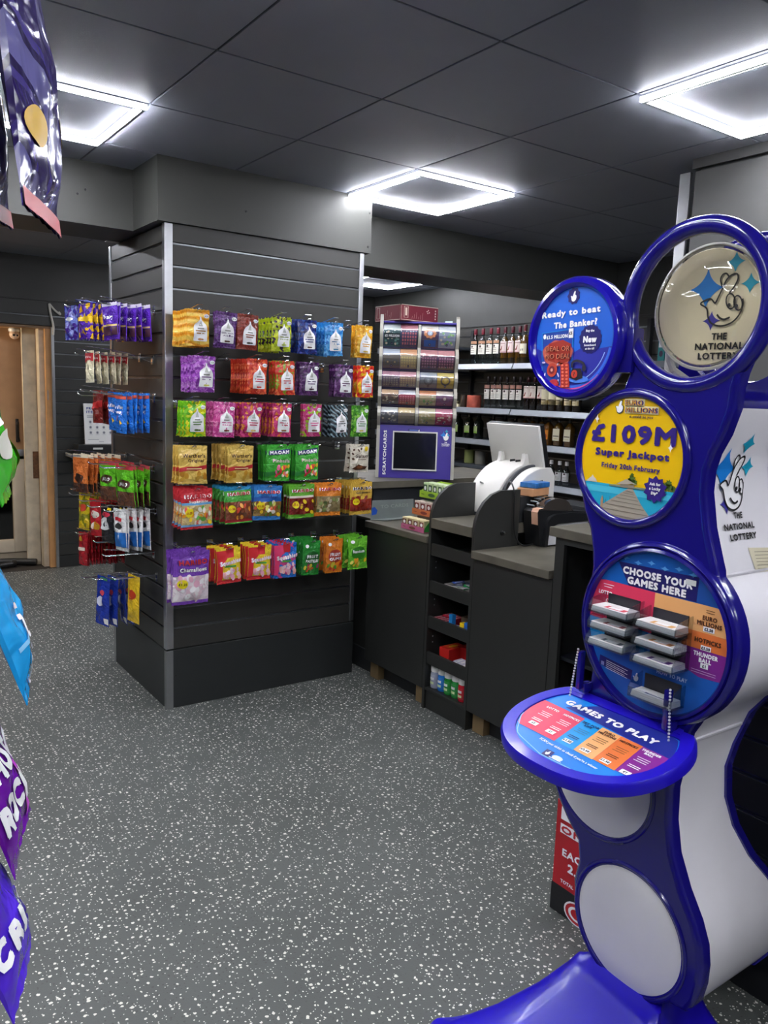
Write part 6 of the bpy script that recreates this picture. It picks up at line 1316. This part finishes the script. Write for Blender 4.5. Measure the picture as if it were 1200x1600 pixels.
for i, y in enumerate((4.315, 4.235, 4.15, 4.08)): bottle('mini_clear', 4.58, y, LEV[3]+.001, 'small clear white-capped bottle on the lowest seen shelf, %s of four' % ORD[i], 'small clear bottles on the lowest liquor shelf')
solo('paper_cup', MB().lathe([(.06, 0), (.062, .004), (.062, .1), (.058, .104), (0, .104)], P('#b85a48', .5, vary=.35, vscale=14), (0, 0, 0), 24), 'red and white printed tub left of the second shelf bottles', 'tub', loc=(4.62, 5.2, LEV[1]+.001), angle=.5)
solo('glass_jar', MB().lathe([(.03, 0), (.033, .006), (.033, .08), (.03, .09), (.03, .105), (0, .106)], P('#3a3026', .15), (0, 0, 0), 18), 'small dark jar beside the red and white tub', 'jar', loc=(4.62, 5.335, LEV[1]+.001), angle=.5)
solo('paper_pile', MB().obox((0, 0, .016), rotax(.06, 0, .3), (.06, .07, .012), P('#c8bfa0', .6, vary=.2)).obox((0, .02, .036), rotax(-.1, .1, .6), (.05, .05, .006), P('#8a8468', .6)), 'loose cream papers at the left end of the second shelf', 'papers', loc=(4.6, 5.42, LEV[1]+.002), smooth=False)
for i, (y, c) in enumerate(((5.27, '#8e9a5a'), (5.13, '#8a8a80'))): solo('till_roll', MB().lathe([(.02, .08), (.02, 0), (.045, 0), (.045, .11), (.02, .11), (.02, .08)], P(c, .6), (0, 0, 0), 22), ('greenish', 'grey')[i]+' paper roll standing on a low dark shelf behind the terminal', 'roll', loc=(4.66, y, 1.0+.0), angle=.5)
b = MB(); b.box(4.52, 4.836, 4.8, 5.46, .975, .999, SHD); b.box(4.5, 4.836, 4.8, 5.46, .76, .78, SHD); part('low_shelf', b, liq, True, smooth=False)
b = MB()
for i, (a, c) in enumerate(((.2, '#2c3540'), (.6, '#3a4048'), (-.3, '#243a52'), (.1, '#1f2a38'))):
    b.rings([[(.02*math.cos(q+a)*(6+i)*(1-.2*k), .03*math.sin(q)*(5+i)*(1-.15*k)-.12*i+.18, .022*i*.6+.022*k+.006*math.sin(3*q+i)) for q in [2*PI*j/14 for j in range(14)]] for k in (0, .5, 1)], P(c, .7, vary=.2), True, True)
solo('bag_pile', b, 'heap of dark folded bags on the low shelf behind the terminal', 'bags', loc=(4.66, 5.12, .79))
for i, (y, c) in enumerate(((3.30, '#2a8a8c'), (3.24, '#3aa0a2'), (3.18, '#c87a90'), (3.10, '#e0a8b0'), (3.03, '#2a7a80'))):
    b = MB(); b.box(-.03, .03, -.026, .026, 0, .15, P(c, .4, vary=.1), .002)
    d = Decal(lambda a, q, h: (-.0305-h, -a, q)); d.rect(-.02, .02, .09, .13, ink('#e8e8ea'), 1); d.ell(0, .05, .014, .02, ink('#3a2a4a'), 1)
    o_ = len(b.v); b.v += d.v; b.f += [tuple(q+o_ for q in f) for f in d.f]; b.m += [b.mi(d.mats[k]) for k in d.m]
    solo('vape_box', b, ('left teal box', 'second teal box', 'deep pink box', 'pale pink box', 'right teal box')[i]+' of the row seen through the blue ring', 'box', loc=(4.56, y, LEV[0]+.001), group='small boxes seen through the blue ring', smooth=False)
b = MB(); b.prism([(0, 0), (.15, 0), (.165, .21), (.03, .215)], lambda a, q, h: (4.52+.1*q+h, 5.56-a*.72, 2.006+q*.96), 0, .002, P('#bcd8d8', .5, vary=.05)); d = Decal(lambda a, q, h: (4.5195+.1*q-h, 5.56-a*.72, 2.006+q*.96))
for x, y, c in ((.08, .08, '#c8a04a'), (.1, .11, '#c86a4a'), (.07, .12, '#5a9ab0'), (.1, .06, '#8ab0a0')): d.ell(x, y, .028, .024, ink(c), 1, n=12)
d.rect(.05, .13, .17, .185, ink('#6aa0b0'), 1); o_ = len(b.v); b.v += d.v; b.f += [tuple(q+o_ for q in f) for f in d.f]; b.m += [b.mi(d.mats[k]) for k in d.m]
solo('leaflet', b, 'pale blue leaflet leaning on a shelf end right of the dispenser', 'leaflet', smooth=False)

# ================================================================== SHELF AND NOTICE ON THE BACK WALL
t = thing('wall_shelf', 'short grey shelf on the back slatwall behind the hanging bags', 'shelf', (1.95, 6.98, .95))
b = MB(); b.box(1.72, 2.5, 6.86, 7.075, .955, .972, P('#6f716a', .4)); b.box(1.72, 1.726, 6.86, 7.075, .972, .985, P('#a8aaa4', .3)); b.box(1.72, 2.5, 6.855, 6.862, .945, .985, P('#5f615c', .4)); part('board', b, t, True, smooth=False)
b = MB(); b.prism([(7.076, .85), (7.076, .955), (6.9, .955)], lambda p, q, h: (h, p, q), 1.8, 1.806, STEEL); b.prism([(7.076, .85), (7.076, .955), (6.9, .955)], lambda p, q, h: (h, p, q), 2.4, 2.406, STEEL); part('bracket', b, t, True, smooth=False)
b = MB(); b.box(1.78, 2.2, 6.89, 7.05, .973, 1.06, P('#161819', .45), .004); b.box(1.9, 1.98, 6.886, 6.891, 1.02, 1.035, P('#c8cac4', .4)); solo('black_box', b, 'flat black box on the back wall shelf under the white notice', 'box', smooth=False)
b = MB(); b.obox((2.0, 7.02, 1.225), rotax(-.12, 0, 0), (.135, .004, .175), P('#e6e6e2', .4, vary=.02))
d = Decal(lambda a, q, h: (2.0+a, 7.02-.0046-h+.1206*q, 1.225+q*.993)); NB = ink('#26408a')
d.text('PROHIBITED', -.01, .135, .023, NB, 1, w=.2, bold=.05); d.text('ITEMS', -.062, .105, .023, NB, 1, w=.1, bold=.05)
for i in range(2): d.rect(-.11, .1-.05*i, .068-.012*i, .073-.012*i, ink('#8a8c94'), 1)
for j in range(3):
    for i in range(4): d.ell(-.085+.055*i, .02-.045*j, .012, .013, ink('#a8aab0'), 1, n=12); d.ell(-.085+.055*i, .02-.045*j, .006, .007, ink('#5a5c64'), 2, n=8); d.rect(-.1+.055*i, -.07+.055*i, .001-.045*j, .003-.045*j, ink('#a0a2a8'), 1)
d.rect(-.11, -.02, -.13, -.126, ink('#8a8c94'), 1); d.rect(-.02, .02, -.15, -.146, ink('#8a8c94'), 1)
o_ = len(b.v); b.v += d.v; b.f += [tuple(q+o_ for q in f) for f in d.f]; b.m += [b.mi(d.mats[k]) for k in d.m]
solo('notice_board', b, 'white PROHIBITED ITEMS notice standing on the back wall shelf', 'notice', smooth=False)
solo('hanging_wire', MB().tube(bez([(1.62, 7.07, 2.2), (1.66, 7.06, 2.15), (1.7, 7.055, 2.12), (1.69, 7.06, 2.14)], 5), .008, P('#d8d4c8', .4), 8).tube(bez([(1.62, 7.07, 2.2), (1.625, 7.06, 2.12), (1.645, 7.06, 2.02), (1.642, 7.06, 1.95)], 5), .009, P('#d8d4c8', .4), 8), 'pale cable hooked over the slats at the corner of the left doorway', 'cable')

# ================================================================== RED CARTON BEHIND THE STAND
t = thing('drinks_carton', 'red and black drinks carton on the floor behind the lottery stand', 'carton', (1.92, 1.39, 0))
RED = P('#b8202a', .45, vary=.05)
b_ = MB(); b_.box(1.782, 2.06, 1.335, 1.533, .001, .36, RED, .002)
b = MB(); b.box(1.7805, 2.061, 1.334, 1.5345, .001, .09, P('#17171a', .45)); part('black_base', b, t, True, smooth=False)
d = Decal(lambda a, q, h: (1.7802-h, 1.533-a, q))
d.rect(.02, .19, .262, .292, IWHITE, 1); d.text('ONLY', .1, .277, .024, P('#b8202a', .45), 2, w=.15, bold=.06); d.rect(.02, .06, .305, .345, IWHITE, 2); d.text('EACH', .085, .205, .026, IWHITE, 2, w=.1, bold=.04); d.text('2.50', .1, .165, .03, IWHITE, 2, w=.08, bold=.05); d.text('TOTAL', .06, .112, .012, IWHITE, 2, w=.05, bold=.04)
d.ell(.105, .035, .05, .036, IWHITE, 2); d.ell(.105, .035, .044, .031, RED, 3); d.ell(.105, .035, .032, .022, IWHITE, 4); d.ell(.105, .035, .022, .015, RED, 5)
merge(b_, d); part('carton_body', b_, t, True, smooth=False)

# ================================================================== NEAR DISPLAY AT THE LEFT EDGE
b = MB(); b.box(-.13, -.07, .8, 1.25, 0, 2.3, DARK2); b.box(-.3, -.07, .8, 1.25, 0, .06, DARK2); slats(b, lambda a, z, d: (-.07+d, a, z), .8, 1.25, .3, 2.3, DARK)
solo('display_gondola', b, 'narrow dark slatwall display panel outside the left edge, holding the near packets', 'display unit', smooth=False)
def near(key, x, y, z, n, look, L, tilt=0.0, yaw=0.0, sp=.03):
    hook(L, (-.056, y, z+.004), PI/2, 'wire hook holding the near '+look+' at the left edge')
    for i in range(n):
        packet(key, 'sweet_packet', (x-sp*i, y+.004*i*(-1)**i, z), PI/2+yaw+.05*i*(-1)**i, ('near '+look+' at the left edge of the view'+(', outermost' if n > 1 else '')) if i == 0 else 'near '+look+' behind the outermost one at the left edge', 'near '+look+' at the left edge', tilt=tilt)
def bigpurple(d):
    d.rect(-.5, .5, .0, .05, ink('#c8404a'), 1); d.ell(-.3, .22, .16, .05, ink('#e8b81c'), 1); d.ell(.3, .3, .1, .06, ink('#e8b81c'), 1)
design('near_purple', .2, .4, .026, foil(['#2a1860', '#463a86', '#221250', '#6a66a0'], 'stripe', 5, .2, .8, 14), bigpurple)
design('near_green', .14, .18, .018, foil(['#2fae1f', '#46c42c', '#1f9414'], 'plain', 20, .2, .8, 14), lambda d: (d.poly([(-.5, .62), (-.1, .7), (-.1, .52), (-.5, .44)], IWHITE, 1), d.ell(-.2, .36, .18, .1, ink('#e8e8d8'), 1), d.ell(.25, .3, .2, .14, ink('#d8b03a'), 2), d.rect(-.5, .5, .8, .86, ink('#d8b83a'), 1)))
design('near_blue', .15, .19, .018, foil(['#129ae0', '#28b0f4', '#0c84c8'], 'plain', 20, .2, .8, 14), lambda d: (d.text('MINI', -.1, .28, .1, IWHITE, 2, w=.5, rot=1.4, bold=.08), d.line([(-.4, .3), (.1, .33), (.1, .1)], .03, ink('#8ad0f4'), 1)))
design('near_choco', .15, .19, .016, foil(['#5a148a', '#7a1cae', '#48106e'], 'plain', 20, .2, .7, 14), lambda d: (d.text('CHOCO', 0, .6, .2, IWHITE, 2, w=.9, bold=.08), d.text('ROCKS', 0, .32, .2, IWHITE, 2, w=.9, bold=.08), d.rect(.3, .5, .05, .6, ink('#d040d8'), 1)))
design('near_violet', .15, .185, .018, foil(['#4a22c8', '#5c34e0', '#3a18a4'], 'plain', 20, .2, .7, 14), lambda d: (d.text('CRISP', -.02, .34, .18, IWHITE, 2, w=.9, bold=.08), d.ell(.2, .75, .2, .1, ink('#4a2a1c'), 1)))
near('near_purple', .192, 1.03, 2.12, 3, 'tall purple and yellow packet', .256, tilt=-.1, yaw=-.4, sp=.065)
near('near_green', .148, 1.06, 1.575, 2, 'bright green packet', .213, tilt=-.24, yaw=-.25, sp=.06)
near('near_blue', .145, 1.02, 1.36, 2, 'sky blue packet', .21, tilt=-.3, yaw=-.25, sp=.06)
near('near_choco', .128, 1.0, 1.165, 2, 'white lettered plum packet', .193, tilt=-.3, yaw=-.3, sp=.055)
near('near_violet', .1, .9, 1.06, 2, 'violet blue packet', .165, tilt=-.36, yaw=-.3, sp=.055)
b = MB(); b.box(1.96, 2.38, -.1, 1.2, 0, 1.42, P('#0e1116', .5), .004); slats(b, lambda a, z, d: (1.962-d, a, z), -.08, 1.18, .1, 1.4, P('#0e1116', .5))
solo('display_unit', b, 'black display unit close behind the blue and white lottery stand', 'display unit', smooth=False)
